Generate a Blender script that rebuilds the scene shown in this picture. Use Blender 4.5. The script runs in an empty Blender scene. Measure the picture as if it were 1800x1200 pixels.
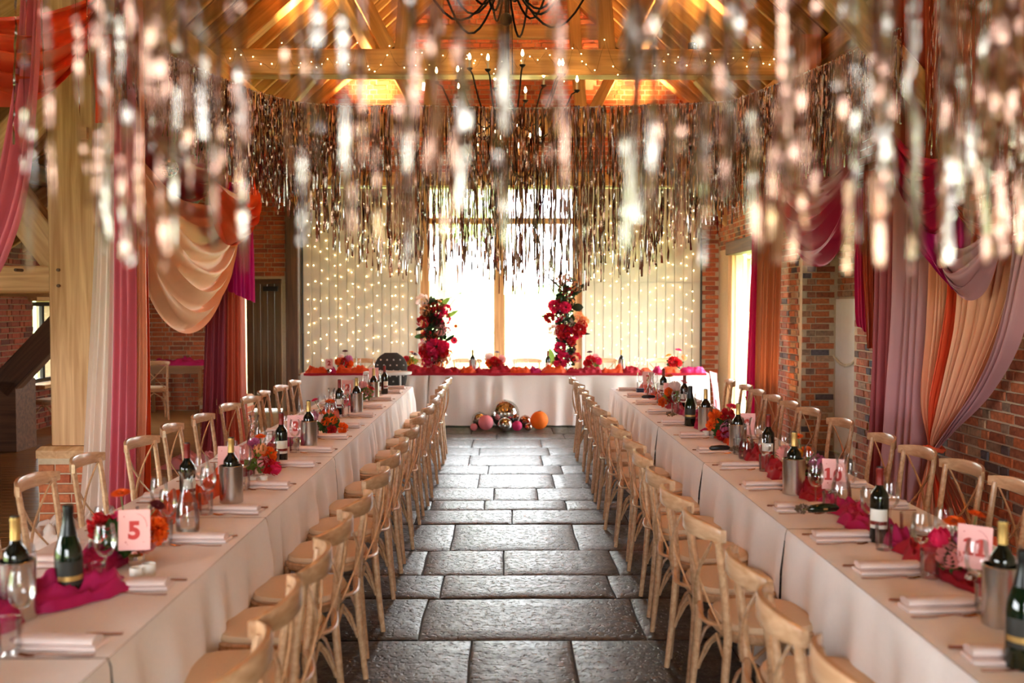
import bpy, math, random
from math import pi, sin, cos, radians as R
from mathutils import Vector as V, Matrix, Euler, noise

# ------------------------------------------------------------------ camera, world, exposure
SC = bpy.context.scene
COL = SC.collection
F = 1750.0                       # focal length in pixels of the 1800 x 1200 frame (35 mm on 36 mm)
CAM = V((0, 0, 1.742))
PITCH = math.atan(66 / F); YAW = math.atan(12 / F)
cd = bpy.data.cameras.new('camera'); cd.lens = 35; cd.sensor_width = 36
cd.clip_start = 0.05; cd.clip_end = 500
cd.dof.use_dof = True; cd.dof.focus_distance = 7.6; cd.dof.aperture_fstop = 2.1
cam = bpy.data.objects.new('camera', cd); COL.objects.link(cam)
cam.location = CAM; cam.rotation_euler = (pi / 2 - PITCH, 0, -YAW)
SC.camera = cam
SC.view_settings.view_transform = 'Standard'; SC.view_settings.look = 'None'
SC.cycles.transparent_max_bounces = 32
SC.view_settings.gamma = 1.0; SC.view_settings.use_curve_mapping = False
SC.view_settings.exposure = 1.5

SKY = 9.0
w = bpy.data.worlds.new('world'); SC.world = w; w.use_nodes = True
bgn = w.node_tree.nodes['Background']
bgn.inputs[0].default_value = (0.93, 0.97, 1.0, 1); bgn.inputs[1].default_value = SKY

def light(name, typ, loc, power, color=(1, 1, 1), rot=(0, 0, 0), **kw):
    l = bpy.data.lights.new(name, typ); l.energy = power; l.color = color
    for k, v in kw.items():
        if k == 'portal': l.cycles.is_portal = True
        else: setattr(l, k, v)
    o = bpy.data.objects.new(name, l); COL.objects.link(o); o.location = loc; o.rotation_euler = rot
    return o
BACK = 16.3          # inner face of the end wall behind the head table
XR = 3.5             # inner face of the right wall
XL = -6.5            # inner face of the side aisle wall
FRONT = -6.5         # inner face of the wall behind the camera
# daylight portals, one in each glazed opening of the building
light('daylight_back', 'AREA', (-0.05, BACK + .45, 1.85), 1, rot=(-R(90), 0, 0), shape='RECTANGLE', size=2.7, size_y=3.7, portal=1)
light('daylight_right', 'AREA', (XR + .45, 14.2, 1.25), 1, rot=(0, R(90), 0), shape='RECTANGLE', size=2.5, size_y=1.9, portal=1)
light('daylight_front', 'AREA', (0, FRONT - .45, 1.5), 1, rot=(R(90), 0, 0), shape='RECTANGLE', size=4.8, size_y=3.0, portal=1)
light('daylight_left', 'AREA', (XL - .45, 1.0, 1.15), 1, rot=(0, -R(90), 0), shape='RECTANGLE', size=2.3, size_y=6.0, portal=1)

_rm = Euler((pi / 2 - PITCH, 0, -YAW)).to_matrix()
def ray(x, y): return _rm @ V(((x - 900) / F, (600 - y) / F, -1))
def PD(x, y, D):
    d = ray(x, y); return CAM + d * (D / d.y)
def PZ(x, y, z):
    d = ray(x, y); return CAM + d * ((z - CAM.z) / d.z)
def PX(x, y, X):
    d = ray(x, y); return CAM + d * (X / d.x)
def pix(p):
    q = _rm.transposed() @ (V(p) - CAM)
    if q.z > -.05: return (-9999, -9999)
    return (900 + F * q.x / -q.z, 600 - F * q.y / -q.z)
RND = random.Random(7)
def U(a, b): return RND.uniform(a, b)
def N3(x, y=0., z=0.): return noise.noise(V((x, y, z)))

# ------------------------------------------------------------------ materials
MATS = {}
ORD = 'first second third fourth fifth sixth seventh eighth ninth tenth eleventh twelfth thirteenth fourteenth fifteenth sixteenth seventeenth eighteenth nineteenth twentieth'.split() + ['twenty-first', 'twenty-second']
ROW = {'L': 'oak post row', 'R': 'curtain wall row'}
def new_mat(name):
    m = bpy.data.materials.new(name); m.use_nodes = True
    nt = m.node_tree; MATS[name] = m
    return m, nt, nt.nodes['Principled BSDF'], nt.nodes, nt.links
def rgb(c): return (c[0], c[1], c[2], 1)
def hexc(h):
    h = h.lstrip('#'); o = []
    for i in (0, 2, 4):
        c = int(h[i:i + 2], 16) / 255
        o.append(c / 12.92 if c <= .04045 else ((c + .055) / 1.055) ** 2.4)
    return tuple(o)
def mat(name, color, rough=.5, metal=0., noise_scale=0, var=0., bump=0., bscale=None, obj_var=0., sheen=0., trans=0., stretch=None, spec=None, emit=0., coat=0.):
    """plain principled surface with optional colour noise, relief and object to object variation"""
    m, nt, b, n, l = new_mat(name)
    b.inputs['Base Color'].default_value = rgb(color); b.inputs['Roughness'].default_value = rough
    b.inputs['Metallic'].default_value = metal
    if spec is not None: b.inputs['Specular IOR Level'].default_value = spec
    if sheen: b.inputs['Sheen Weight'].default_value = sheen
    if coat: b.inputs['Coat Weight'].default_value = coat
    if emit:
        b.inputs['Emission Color'].default_value = rgb(color); b.inputs['Emission Strength'].default_value = emit
    co = n.new('ShaderNodeTexCoord'); src = co.outputs['Object']
    if stretch:
        mp = n.new('ShaderNodeMapping'); mp.inputs['Scale'].default_value = stretch
        l.new(src, mp.inputs['Vector']); src = mp.outputs['Vector']
    last = None
    if noise_scale and var:
        nz = n.new('ShaderNodeTexNoise'); nz.inputs['Scale'].default_value = noise_scale; nz.inputs['Detail'].default_value = 6
        l.new(src, nz.inputs['Vector'])
        mx = n.new('ShaderNodeMixRGB'); mx.blend_type = 'MIX'
        mx.inputs[1].default_value = rgb([max(0, c * (1 - var)) for c in color]); mx.inputs[2].default_value = rgb([min(1, c * (1 + var)) for c in color])
        l.new(nz.outputs['Fac'], mx.inputs[0]); last = mx.outputs[0]
    if obj_var:
        oi = n.new('ShaderNodeObjectInfo'); hs = n.new('ShaderNodeHueSaturation')
        mr = n.new('ShaderNodeMapRange'); mr.inputs[3].default_value = 1 - obj_var; mr.inputs[4].default_value = 1 + obj_var
        l.new(oi.outputs['Random'], mr.inputs[0]); l.new(mr.outputs[0], hs.inputs['Value'])
        if last: l.new(last, hs.inputs['Color'])
        else: hs.inputs['Color'].default_value = rgb(color)
        last = hs.outputs[0]
    if last: l.new(last, b.inputs['Base Color'])
    if bump:
        nb = n.new('ShaderNodeTexNoise'); nb.inputs['Scale'].default_value = bscale or noise_scale or 20; nb.inputs['Detail'].default_value = 5
        l.new(src, nb.inputs['Vector'])
        bp = n.new('ShaderNodeBump'); bp.inputs['Strength'].default_value = bump; bp.inputs['Distance'].default_value = .01
        l.new(nb.outputs['Fac'], bp.inputs['Height']); l.new(bp.outputs[0], b.inputs['Normal'])
    if trans:      # thin cloth: part of the light passes through
        tr = n.new('ShaderNodeBsdfTranslucent'); tr.inputs[0].default_value = rgb(color)
        if last: l.new(last, tr.inputs[0])
        ms = n.new('ShaderNodeMixShader'); ms.inputs[0].default_value = trans
        l.new(b.outputs[0], ms.inputs[1]); l.new(tr.outputs[0], ms.inputs[2])
        l.new(ms.outputs[0], n['Material Output'].inputs[0])
    return m
def oak(name, c1, c2, rough=.6, scale=1.0, obj_var=.12):
    """timber with grain along the local X axis"""
    m, nt, b, n, l = new_mat(name)
    co = n.new('ShaderNodeTexCoord'); oi = n.new('ShaderNodeObjectInfo')
    ad = n.new('ShaderNodeVectorMath'); ad.operation = 'ADD'
    sc = n.new('ShaderNodeVectorMath'); sc.operation = 'SCALE'; sc.inputs['Scale'].default_value = 9
    cx = n.new('ShaderNodeCombineXYZ')
    for i in range(3): l.new(oi.outputs['Random'], cx.inputs[i])
    l.new(cx.outputs[0], sc.inputs[0]); l.new(co.outputs['Object'], ad.inputs[0]); l.new(sc.outputs[0], ad.inputs[1])
    mp = n.new('ShaderNodeMapping'); mp.inputs['Scale'].default_value = (.8 * scale, 14 * scale, 14 * scale)
    l.new(ad.outputs[0], mp.inputs[0])
    nz = n.new('ShaderNodeTexNoise'); nz.inputs['Scale'].default_value = 1.6; nz.inputs['Detail'].default_value = 8; nz.inputs['Distortion'].default_value = .6
    l.new(mp.outputs[0], nz.inputs['Vector'])
    cr = n.new('ShaderNodeValToRGB'); cr.color_ramp.elements[0].position = .32; cr.color_ramp.elements[1].position = .68
    cr.color_ramp.elements[0].color = rgb(c1); cr.color_ramp.elements[1].color = rgb(c2)
    l.new(nz.outputs['Fac'], cr.inputs[0])
    hs = n.new('ShaderNodeHueSaturation'); mr = n.new('ShaderNodeMapRange'); mr.inputs[3].default_value = 1 - obj_var; mr.inputs[4].default_value = 1 + obj_var
    l.new(oi.outputs['Random'], mr.inputs[0]); l.new(mr.outputs[0], hs.inputs['Value']); l.new(cr.outputs[0], hs.inputs['Color'])
    l.new(hs.outputs[0], b.inputs['Base Color']); b.inputs['Roughness'].default_value = rough
    bp = n.new('ShaderNodeBump'); bp.inputs['Strength'].default_value = .25; bp.inputs['Distance'].default_value = .004
    l.new(nz.outputs['Fac'], bp.inputs['Height']); l.new(bp.outputs[0], b.inputs['Normal'])
    return m
def brick_mat(name, stops, rough=.85, wear=.5):
    m, nt, b, n, l = new_mat(name)
    oi = n.new('ShaderNodeObjectInfo'); ge = n.new('ShaderNodeNewGeometry')
    ad = n.new('ShaderNodeMath'); ad.operation = 'ADD'; fr = n.new('ShaderNodeMath'); fr.operation = 'FRACT'
    l.new(oi.outputs['Random'], ad.inputs[0]); l.new(ge.outputs['Random Per Island'], ad.inputs[1]); l.new(ad.outputs[0], fr.inputs[0])
    cr = n.new('ShaderNodeValToRGB'); cr.color_ramp.interpolation = 'LINEAR'
    els = cr.color_ramp.elements
    els[0].position, els[0].color = stops[0][0], rgb(stops[0][1]); els[1].position, els[1].color = stops[-1][0], rgb(stops[-1][1])
    for p, c in stops[1:-1]:
        e = els.new(p); e.color = rgb(c)
    l.new(fr.outputs[0], cr.inputs[0])
    nz = n.new('ShaderNodeTexNoise'); nz.inputs['Scale'].default_value = 28; nz.inputs['Detail'].default_value = 6
    l.new(ge.outputs['Position'], nz.inputs['Vector'])
    mx = n.new('ShaderNodeMixRGB'); mx.blend_type = 'OVERLAY'; mx.inputs[0].default_value = wear
    l.new(cr.outputs[0], mx.inputs[1]); l.new(nz.outputs['Fac'], mx.inputs[2])
    l.new(mx.outputs[0], b.inputs['Base Color']); b.inputs['Roughness'].default_value = rough
    bp = n.new('ShaderNodeBump'); bp.inputs['Strength'].default_value = .6; bp.inputs['Distance'].default_value = .006
    l.new(nz.outputs['Fac'], bp.inputs['Height']); l.new(bp.outputs[0], b.inputs['Normal'])
    return m
def stone_mat(name):
    """worn, pitted, polished flagstone"""
    m, nt, b, n, l = new_mat(name)
    oi = n.new('ShaderNodeObjectInfo'); ge = n.new('ShaderNodeNewGeometry')
    n1 = n.new('ShaderNodeTexNoise'); n1.inputs['Scale'].default_value = 16; n1.inputs['Detail'].default_value = 9; n1.inputs['Roughness'].default_value = .65
    n2 = n.new('ShaderNodeTexNoise'); n2.inputs['Scale'].default_value = 34; n2.inputs['Detail'].default_value = 3
    mpp = n.new('ShaderNodeMapping'); mpp.inputs['Scale'].default_value = (1, 1, 1)
    l.new(ge.outputs['Position'], mpp.inputs[0])
    for q in (n1, n2): l.new(mpp.outputs[0], q.inputs['Vector'])
    pit = n.new('ShaderNodeMapRange'); pit.inputs[1].default_value = .30; pit.inputs[2].default_value = .46
    l.new(n2.outputs['Fac'], pit.inputs[0])
    cr = n.new('ShaderNodeValToRGB'); cr.color_ramp.elements[0].position = .3; cr.color_ramp.elements[1].position = .75
    cr.color_ramp.elements[0].color = rgb(hexc('#241f1b')); cr.color_ramp.elements[1].color = rgb(hexc('#554d46'))
    l.new(n1.outputs['Fac'], cr.inputs[0])
    hs = n.new('ShaderNodeHueSaturation'); mr = n.new('ShaderNodeMapRange'); mr.inputs[3].default_value = .75; mr.inputs[4].default_value = 1.25
    l.new(oi.outputs['Random'], mr.inputs[0]); l.new(mr.outputs[0], hs.inputs['Value']); l.new(cr.outputs[0], hs.inputs['Color'])
    l.new(hs.outputs[0], b.inputs['Base Color'])
    rr = n.new('ShaderNodeMapRange'); rr.inputs[1].default_value = .3; rr.inputs[2].default_value = .7; rr.inputs[3].default_value = .5; rr.inputs[4].default_value = .26; b.inputs['Specular IOR Level'].default_value = .36
    l.new(n1.outputs['Fac'], rr.inputs[0]); l.new(rr.outputs[0], b.inputs['Roughness'])
    am = n.new('ShaderNodeMath'); am.operation = 'MULTIPLY_ADD'; am.inputs[1].default_value = .9
    l.new(n1.outputs['Fac'], am.inputs[0]); l.new(pit.outputs[0], am.inputs[2])
    bp = n.new('ShaderNodeBump'); bp.inputs['Strength'].default_value = .7; bp.inputs['Distance'].default_value = .007
    l.new(am.outputs[0], bp.inputs['Height']); l.new(bp.outputs[0], b.inputs['Normal'])
    return m
def glass_mat(name, tint=(1, 1, 1), refl=1.0, base=.03):
    m, nt, b, n, l = new_mat(name)
    tr = n.new('ShaderNodeBsdfTransparent'); tr.inputs[0].default_value = rgb(tint)
    gl = n.new('ShaderNodeBsdfGlossy'); gl.inputs['Roughness'].default_value = .03
    lw = n.new('ShaderNodeLayerWeight'); lw.inputs[0].default_value = .35
    ma = n.new('ShaderNodeMath'); ma.operation = 'MULTIPLY_ADD'; ma.inputs[1].default_value = .6 * refl; ma.inputs[2].default_value = base; ma.use_clamp = True
    l.new(lw.outputs['Fresnel'], ma.inputs[0])
    ms = n.new('ShaderNodeMixShader'); l.new(ma.outputs[0], ms.inputs[0]); l.new(tr.outputs[0], ms.inputs[1]); l.new(gl.outputs[0], ms.inputs[2])
    l.new(ms.outputs[0], n['Material Output'].inputs[0])
    return m
def emit_mat(name, color, s):
    m, nt, b, n, l = new_mat(name)
    e = n.new('ShaderNodeEmission'); e.inputs[0].default_value = rgb(color); e.inputs[1].default_value = s
    l.new(e.outputs[0], n['Material Output'].inputs[0]); return m

oak('oak', hexc('#b5804c'), hexc('#deae7c'))
oak('roof_oak', hexc('#ad8048'), hexc('#d2a262'))
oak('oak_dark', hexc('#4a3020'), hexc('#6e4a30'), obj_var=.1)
oak('roof_board', hexc('#6a4628'), hexc('#8a5e38'), .8)
oak('plank', hexc('#7d5a34'), hexc('#a87c4a'), .32)
oak('door_oak', hexc('#5c432c'), hexc('#7a5a3c'))
oak('chair_wood', hexc('#b98c64'), hexc('#d6ac86'), .26, 2.0, .07)
mat('mortar', hexc('#c4ae90'), .95, noise_scale=30, var=.2, bump=.5)
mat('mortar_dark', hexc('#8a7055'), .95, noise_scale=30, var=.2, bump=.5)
brick_mat('brick', [(0, hexc('#8a4a30')), (.2, hexc('#b0613a')), (.45, hexc('#c27044')), (.62, hexc('#94523a')), (.78, hexc('#b08a68')), (.93, hexc('#6a5448')), (1, hexc('#56525a'))], wear=.75)
brick_mat('brick_new', [(0, hexc('#a9502f')), (.4, hexc('#c06a40')), (.7, hexc('#a85a38')), (.9, hexc('#8f4c34')), (1, hexc('#c87848'))])
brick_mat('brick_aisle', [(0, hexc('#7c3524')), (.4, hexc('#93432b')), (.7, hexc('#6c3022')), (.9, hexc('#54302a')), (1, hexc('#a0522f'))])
stone_mat('flagstone')
mat('grout', hexc('#2c2621'), .8, noise_scale=20, var=.3)
mat('plaster', hexc('#ece8de'), .9, noise_scale=14, var=.06, bump=.15)
mat('white_paint', hexc('#cfc6b4'), .55, noise_scale=4, var=.06, obj_var=.05)
mat('white_frame', hexc('#d8d4cc'), .5)
mat('steel_dark', hexc('#3a3734'), .4, .6)
mat('linen', hexc('#f5eee9'), .85, noise_scale=60, var=.04, bump=.08, bscale=300, sheen=.2)
mat('napkin', hexc('#eedbd5'), .85, noise_scale=30, var=.05, obj_var=.05)
mat('cushion', hexc('#d9bb98'), .9, noise_scale=60, var=.06, bump=.15, bscale=400)
mat('cutlery', hexc('#b98f78'), .22, 1.0)
mat('steel', hexc('#c9c4be'), .26, 1.0, noise_scale=40, var=.1, stretch=(1, 1, 40))
mat('bottle_glass', hexc('#0a0d08'), .06, spec=.6)
mat('bottle_green', hexc('#06180a'), .06, spec=.6)
mat('foil_red', hexc('#7a1c14'), .35, .3)
mat('foil_gold', hexc('#c9a260'), .35, .6)
mat('foil_black', hexc('#121212'), .35, .2)
mat('label_white', hexc('#e2dcd0'), .7)
mat('label_dark', hexc('#26231d'), .6)
mat('card_pink', hexc('#f2b4ae'), .7)
mat('numeral_red', hexc('#c02a22'), .6)
glass_mat('clear_glass', (.985, .99, .99))
glass_mat('pane_glass', (.98, .99, .99), .5, .02)
glass_mat('water', (.93, .96, .97), .8, .05)
mat('iron', hexc('#15120f'), .55, .5)
mat('candle', hexc('#e8dcc0'), .6)
emit_mat('flame', (1.0, .66, .30), 40)
emit_mat('fairy', (1.0, .70, .30), 20)
mat('wire', hexc('#cfc7b0'), .6)
mat('tinsel', hexc('#b89080'), .1, 1.0, bump=.28, bscale=90)
mat('tinsel_silver', hexc('#b4aaa2'), .1, 1.0, bump=.28, bscale=90)
mat('mirror', hexc('#d8d4cc'), .08, 1.0)
mat('mirror_rose', hexc('#d8a088'), .1, 1.0)
mat('leaf', hexc('#3c5a26'), .55, noise_scale=20, var=.35, trans=.25)
mat('leaf_pale', hexc('#7c9440'), .55, noise_scale=20, var=.3, trans=.35)
mat('leaf_dark', hexc('#1c3318'), .5, noise_scale=20, var=.3)
mat('stem', hexc('#5c6e30'), .6)
for nm, h in dict(red='#c81a22', hotpink='#e62860', palepink='#eea9a6', orange='#ee6412', peach='#f2a06a', burgundy='#5e0d1e', blush='#f3d3c8', fuchsia='#c4186c', mauve='#cc6f9c', yellow='#f2a72a').items():
    mat('petal_' + nm, hexc(h), .6, noise_scale=40, var=.18, obj_var=.08, trans=.35)
for nm, h in dict(coral='#ee5f36', orange='#e2501a', peach='#f2b08a', cream='#f4e2d4', pink='#d9707e', rose='#b5505e', dustyrose='#a84a50', mauve='#c08a8e', fuchsia='#b40a44', crimson='#9c0c26', copper='#b56a44', magenta='#bc0c6c', blushpink='#e89aa4', terracotta='#c85a3c', rust='#a83c18').items():
    mat('cloth_' + nm, hexc(h), .62, noise_scale=10, var=.05, trans=.14)
mat('chiffon_red', hexc('#b3142c'), .7, noise_scale=12, var=.15, trans=.25)
mat('chiffon_orange', hexc('#e4531a'), .7, noise_scale=12, var=.15, trans=.25)
mat('chiffon_fuchsia', hexc('#c21560'), .7, noise_scale=12, var=.15, trans=.25)
mat('paper_orange', hexc('#f07a10'), .7, trans=.3)
mat('paper_pink', hexc('#e58a90'), .7, trans=.3)
mat('paper_fuchsia', hexc('#c92c64'), .7, trans=.3)
mat('star_fabric', hexc('#3c3835'), .9, noise_scale=30, var=.1)
mat('star_white', hexc('#e6e2da'), .8)
mat('plastic_white', hexc('#e4e0d8'), .4)
mat('black_plastic', hexc('#101012'), .35)
mat('navy', hexc('#1a1c3a'), .5)
mat('rope', hexc('#d9cdb0'), .8, noise_scale=60, var=.2)
mat('grass', hexc('#8aa050'), .9, noise_scale=.7, var=.2)
mat('tree_leaf', hexc('#b4c08c'), .7, noise_scale=2, var=.2, trans=.3)  # overexposed outdoor haze is put into this paled leaf colour
mat('bark', hexc('#6b5844'), .9)
mat('fence_wood', hexc('#8c8272'), .9)
mat('wood_brown', hexc('#8a5a30'), .45, noise_scale=6, var=.2, stretch=(1, 8, 8))

# ------------------------------------------------------------------ mesh helpers
class MB:
    def __init__(s): s.v = []; s.f = []
    def add(s, vs, fs):
        o = len(s.v); s.v += [tuple(p) for p in vs]; s.f += [tuple(i + o for i in q) for q in fs]; return s
    def box(s, c, d, rot=None):
        c = V(c); x, y, z = d[0] / 2, d[1] / 2, d[2] / 2
        ps = [V((a * x, b * y, e * z)) for a in (-1, 1) for b in (-1, 1) for e in (-1, 1)]
        if rot is not None: ps = [rot @ p for p in ps]
        return s.add([c + p for p in ps], [(0, 1, 3, 2), (4, 6, 7, 5), (0, 4, 5, 1), (2, 3, 7, 6), (0, 2, 6, 4), (1, 5, 7, 3)])
    def bar(s, p0, p1, w, h, up=(0, 0, 1)):
        p0, p1 = V(p0), V(p1); d = (p1 - p0); L = d.length; x = d.normalized(); up = V(up)
        if abs(x.dot(up)) > .98: up = V((0, 1, 0))
        y = up.cross(x).normalized(); z = x.cross(y)
        return s.box((p0 + p1) / 2, (L, w, h), Matrix((x, y, z)).transposed())
    def tube(s, pts, r, n=8, cap=True, flat=1.0):
        pts = [V(p) for p in pts]; m = len(pts); rs = r if isinstance(r, (list, tuple)) else [r] * m
        vs = []; pu = None
        for i, p in enumerate(pts):
            t = (pts[min(i + 1, m - 1)] - pts[max(i - 1, 0)]).normalized()
            if pu is None: pu = V((0, 0, 1)) if abs(t.z) < .9 else V((1, 0, 0))
            a = t.cross(pu)
            if a.length < 1e-5: a = t.orthogonal()
            a.normalize(); b = a.cross(t).normalized(); pu = b
            for k in range(n):
                an = 2 * pi * k / n; vs.append(p + a * (cos(an) * rs[i]) + b * (sin(an) * rs[i] * flat))
        fs = [(i * n + k, i * n + (k + 1) % n, (i + 1) * n + (k + 1) % n, (i + 1) * n + k) for i in range(m - 1) for k in range(n)]
        if cap: fs += [tuple(range(n - 1, -1, -1)), tuple((m - 1) * n + k for k in range(n))]
        return s.add(vs, fs)
    def lathe(s, prof, n=20, c=(0, 0, 0), cap0=True, cap1=False):
        vs = []; m = len(prof)
        for r, z in prof:
            for k in range(n):
                a = 2 * pi * k / n; vs.append((c[0] + r * cos(a), c[1] + r * sin(a), c[2] + z))
        fs = [(i * n + k, i * n + (k + 1) % n, (i + 1) * n + (k + 1) % n, (i + 1) * n + k) for i in range(m - 1) for k in range(n)]
        if cap0: fs.append(tuple(range(n - 1, -1, -1)))
        if cap1: fs.append(tuple((m - 1) * n + k for k in range(n)))
        return s.add(vs, fs)
    def grid(s, nu, nv, fn, cu=False):
        vs = [fn(i / (nu if cu else nu - 1), j / (nv - 1)) for j in range(nv) for i in range(nu)]
        fs = [(j * nu + i, j * nu + (i + 1) % nu, (j + 1) * nu + (i + 1) % nu, (j + 1) * nu + i) for j in range(nv - 1) for i in range(nu if cu else nu - 1)]
        return s.add(vs, fs)
    def sphere(s, c, r, nu=16, nv=10):
        c = V(c); r = V(r) if isinstance(r, (tuple, list)) else V((r, r, r))
        prof = []
        vs = [c + V((0, 0, -r.z))]
        for j in range(1, nv):
            a = -pi / 2 + pi * j / nv
            for i in range(nu):
                b = 2 * pi * i / nu; vs.append(c + V((r.x * cos(a) * cos(b), r.y * cos(a) * sin(b), r.z * sin(a))))
        vs.append(c + V((0, 0, r.z))); T = len(vs) - 1
        fs = [(0, 1 + (i + 1) % nu, 1 + i) for i in range(nu)] + [(T, 1 + (nv - 2) * nu + i, 1 + (nv - 2) * nu + (i + 1) % nu) for i in range(nu)]
        fs += [(1 + j * nu + i, 1 + j * nu + (i + 1) % nu, 1 + (j + 1) * nu + (i + 1) % nu, 1 + (j + 1) * nu + i) for j in range(nv - 2) for i in range(nu)]
        return s.add(vs, fs)
    def mesh(s, name, m, smooth=True, ang=40):
        me = bpy.data.meshes.new(name); me.from_pydata(s.v, [], s.f)
        me.materials.append(MATS[m])
        if smooth:
            me.polygons.foreach_set('use_smooth', [True] * len(me.polygons))
            if ang: me.set_sharp_from_angle(angle=R(ang))
        me.update(); return me
    def build(s, name, m, parent=None, loc=None, smooth=True, ang=40, rot=None):
        return obj(name, s.mesh(name, m, smooth, ang), parent, loc, rot)
def obj(name, me, parent=None, loc=None, rot=None, scale=None):
    o = bpy.data.objects.new(name, me); COL.objects.link(o)
    if parent: o.parent = parent
    if loc is not None: o.location = loc
    if rot is not None: o.rotation_euler = rot
    if scale is not None: o.scale = scale if not isinstance(scale, (int, float)) else (scale,) * 3
    return o
def tag(o, label=None, cat=None, group=None, kind=None):
    if label: o['label'] = label
    if cat: o['category'] = cat
    if group: o['group'] = group
    if kind: o['kind'] = kind
    return o
def thing(name, label, cat, loc=(0, 0, 0), rz=0., group=None, kind=None):
    o = bpy.data.objects.new(name, None); COL.objects.link(o); o.location = loc; o.rotation_euler = (0, 0, rz)
    o.empty_display_size = .1
    return tag(o, label, cat, group, kind)
def dup(root, loc, rz=0., label=None, group=None, scale=None):
    r = root.copy(); COL.objects.link(r); r.location = loc; r.rotation_euler = (0, 0, rz)
    if scale: r.scale = (scale,) * 3
    if label: r['label'] = label
    if group: r['group'] = group
    for ch in KIDS[root.name]:
        c = ch.copy(); COL.objects.link(c); c.parent = r
        for g in KIDS.get(ch.name, []):
            d = g.copy(); COL.objects.link(d); d.parent = c
    return r
KIDS = {}
def proto(root):      # remember the parts of a thing so that it can be copied
    for o in COL.objects:
        if o.parent is root:
            KIDS.setdefault(root.name, []).append(o)
            for q in COL.objects:
                if q.parent is o: KIDS.setdefault(o.name, []).append(q)
    return root
class Repeat:         # the first call places the original, later calls place copies
    def __init__(s, root): s.r = proto(root); s.used = False
    def put(s, loc, rz=0., label=None, group=None, scale=None):
        if not s.used:
            s.used = True; s.r.location = loc; s.r.rotation_euler = (0, 0, rz)
            if scale: s.r.scale = (scale,) * 3
            if label: s.r['label'] = label
            if group: s.r['group'] = group
            return s.r
        return dup(s.r, loc, rz, label, group, scale)
_tm = {}
def timber(name, p0, p1, w, h, m, parent=None, up=(0, 0, 1), ch=.012):
    """a squared timber as an object of its own, its length along local X"""
    p0, p1 = V(p0), V(p1); L = (p1 - p0).length
    key = (round(L, 3), w, h, m)
    if key not in _tm:
        a, b = w / 2, h / 2; c = min(ch, a * .3, b * .3)
        sec = [(-a + c, -b), (a - c, -b), (a, -b + c), (a, b - c), (a - c, b), (-a + c, b), (-a, b - c), (-a, -b + c)]
        mb = MB(); vs = [(x, q[0], q[1]) for x in (-L / 2, L / 2) for q in sec]
        mb.add(vs, [(i, (i + 1) % 8, 8 + (i + 1) % 8, 8 + i) for i in range(8)] + [tuple(range(7, -1, -1)), tuple(range(8, 16))])
        _tm[key] = mb.mesh(name, m, False)
    x = (p1 - p0).normalized(); up = V(up)
    if abs(x.dot(up)) > .98: up = V((0, 1, 0))
    y = up.cross(x).normalized(); z = x.cross(y)
    o = obj(name, _tm[key], parent)
    M = Matrix((x, y, z)).transposed().to_4x4(); M.translation = (p0 + p1) / 2 - (parent.location if parent else V())
    o.matrix_basis = M
    return o
def struct(name, mb, m, parent=None, label=None, smooth=False, loc=None):
    o = mb.build(name, m, parent, loc, smooth)
    if not parent: o['kind'] = 'structure'
    if label: o['label'] = label
    return o
# ------------------------------------------------------------------ the building
POSTS = (3.8, 7.8, 11.8, 15.8)      # bays of the timber frame
XP = -3.3                            # arcade posts
EZ, RZ, EX = 4.55, 7.79, 3.6         # eaves, ridge
def roof_z(x):
    if x < -EX: return 4.45 + (x + EX) * .652
    return EZ + (EX - min(abs(x), EX)) * .9

# floor: flagstones in the hall, boards in the side aisle
fl = struct('floor', MB().box((.4, 4.9, -.1), (7.0, 23.6, .17)), 'grout', label='dark joint bed under the worn flagstone floor')
fs_rows = [(5.12, 5.85, [-.455, .732]), (5.85, 6.35, [-.392, .653]), (6.35, 7.0, [-.544, -.01, .735]), (7.0, 7.84, [-.394, .524]),
           (7.84, 8.375, [.057]), (8.375, 8.79, [-.643, -.176, .527]), (8.79, 9.38, [-.1, .295]), (9.38, 10.16, [-.26, .476, .853]),
           (10.16, 10.7, [-.18, .6]), (10.7, 11.42, [-.4, .41]), (4.4, 5.12, [-.176, .34])]
d = 11.42
for q in (.62, .75, .5, .68, .8, .55, .7, .6):
    fs_rows.append((d, d + q, [U(-.5, .1)])); d += q
d = 4.4
while d > -6.2:
    q = U(.5, .8); fs_rows.append((d - q, d, [U(-.3, .2)])); d -= q
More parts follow.
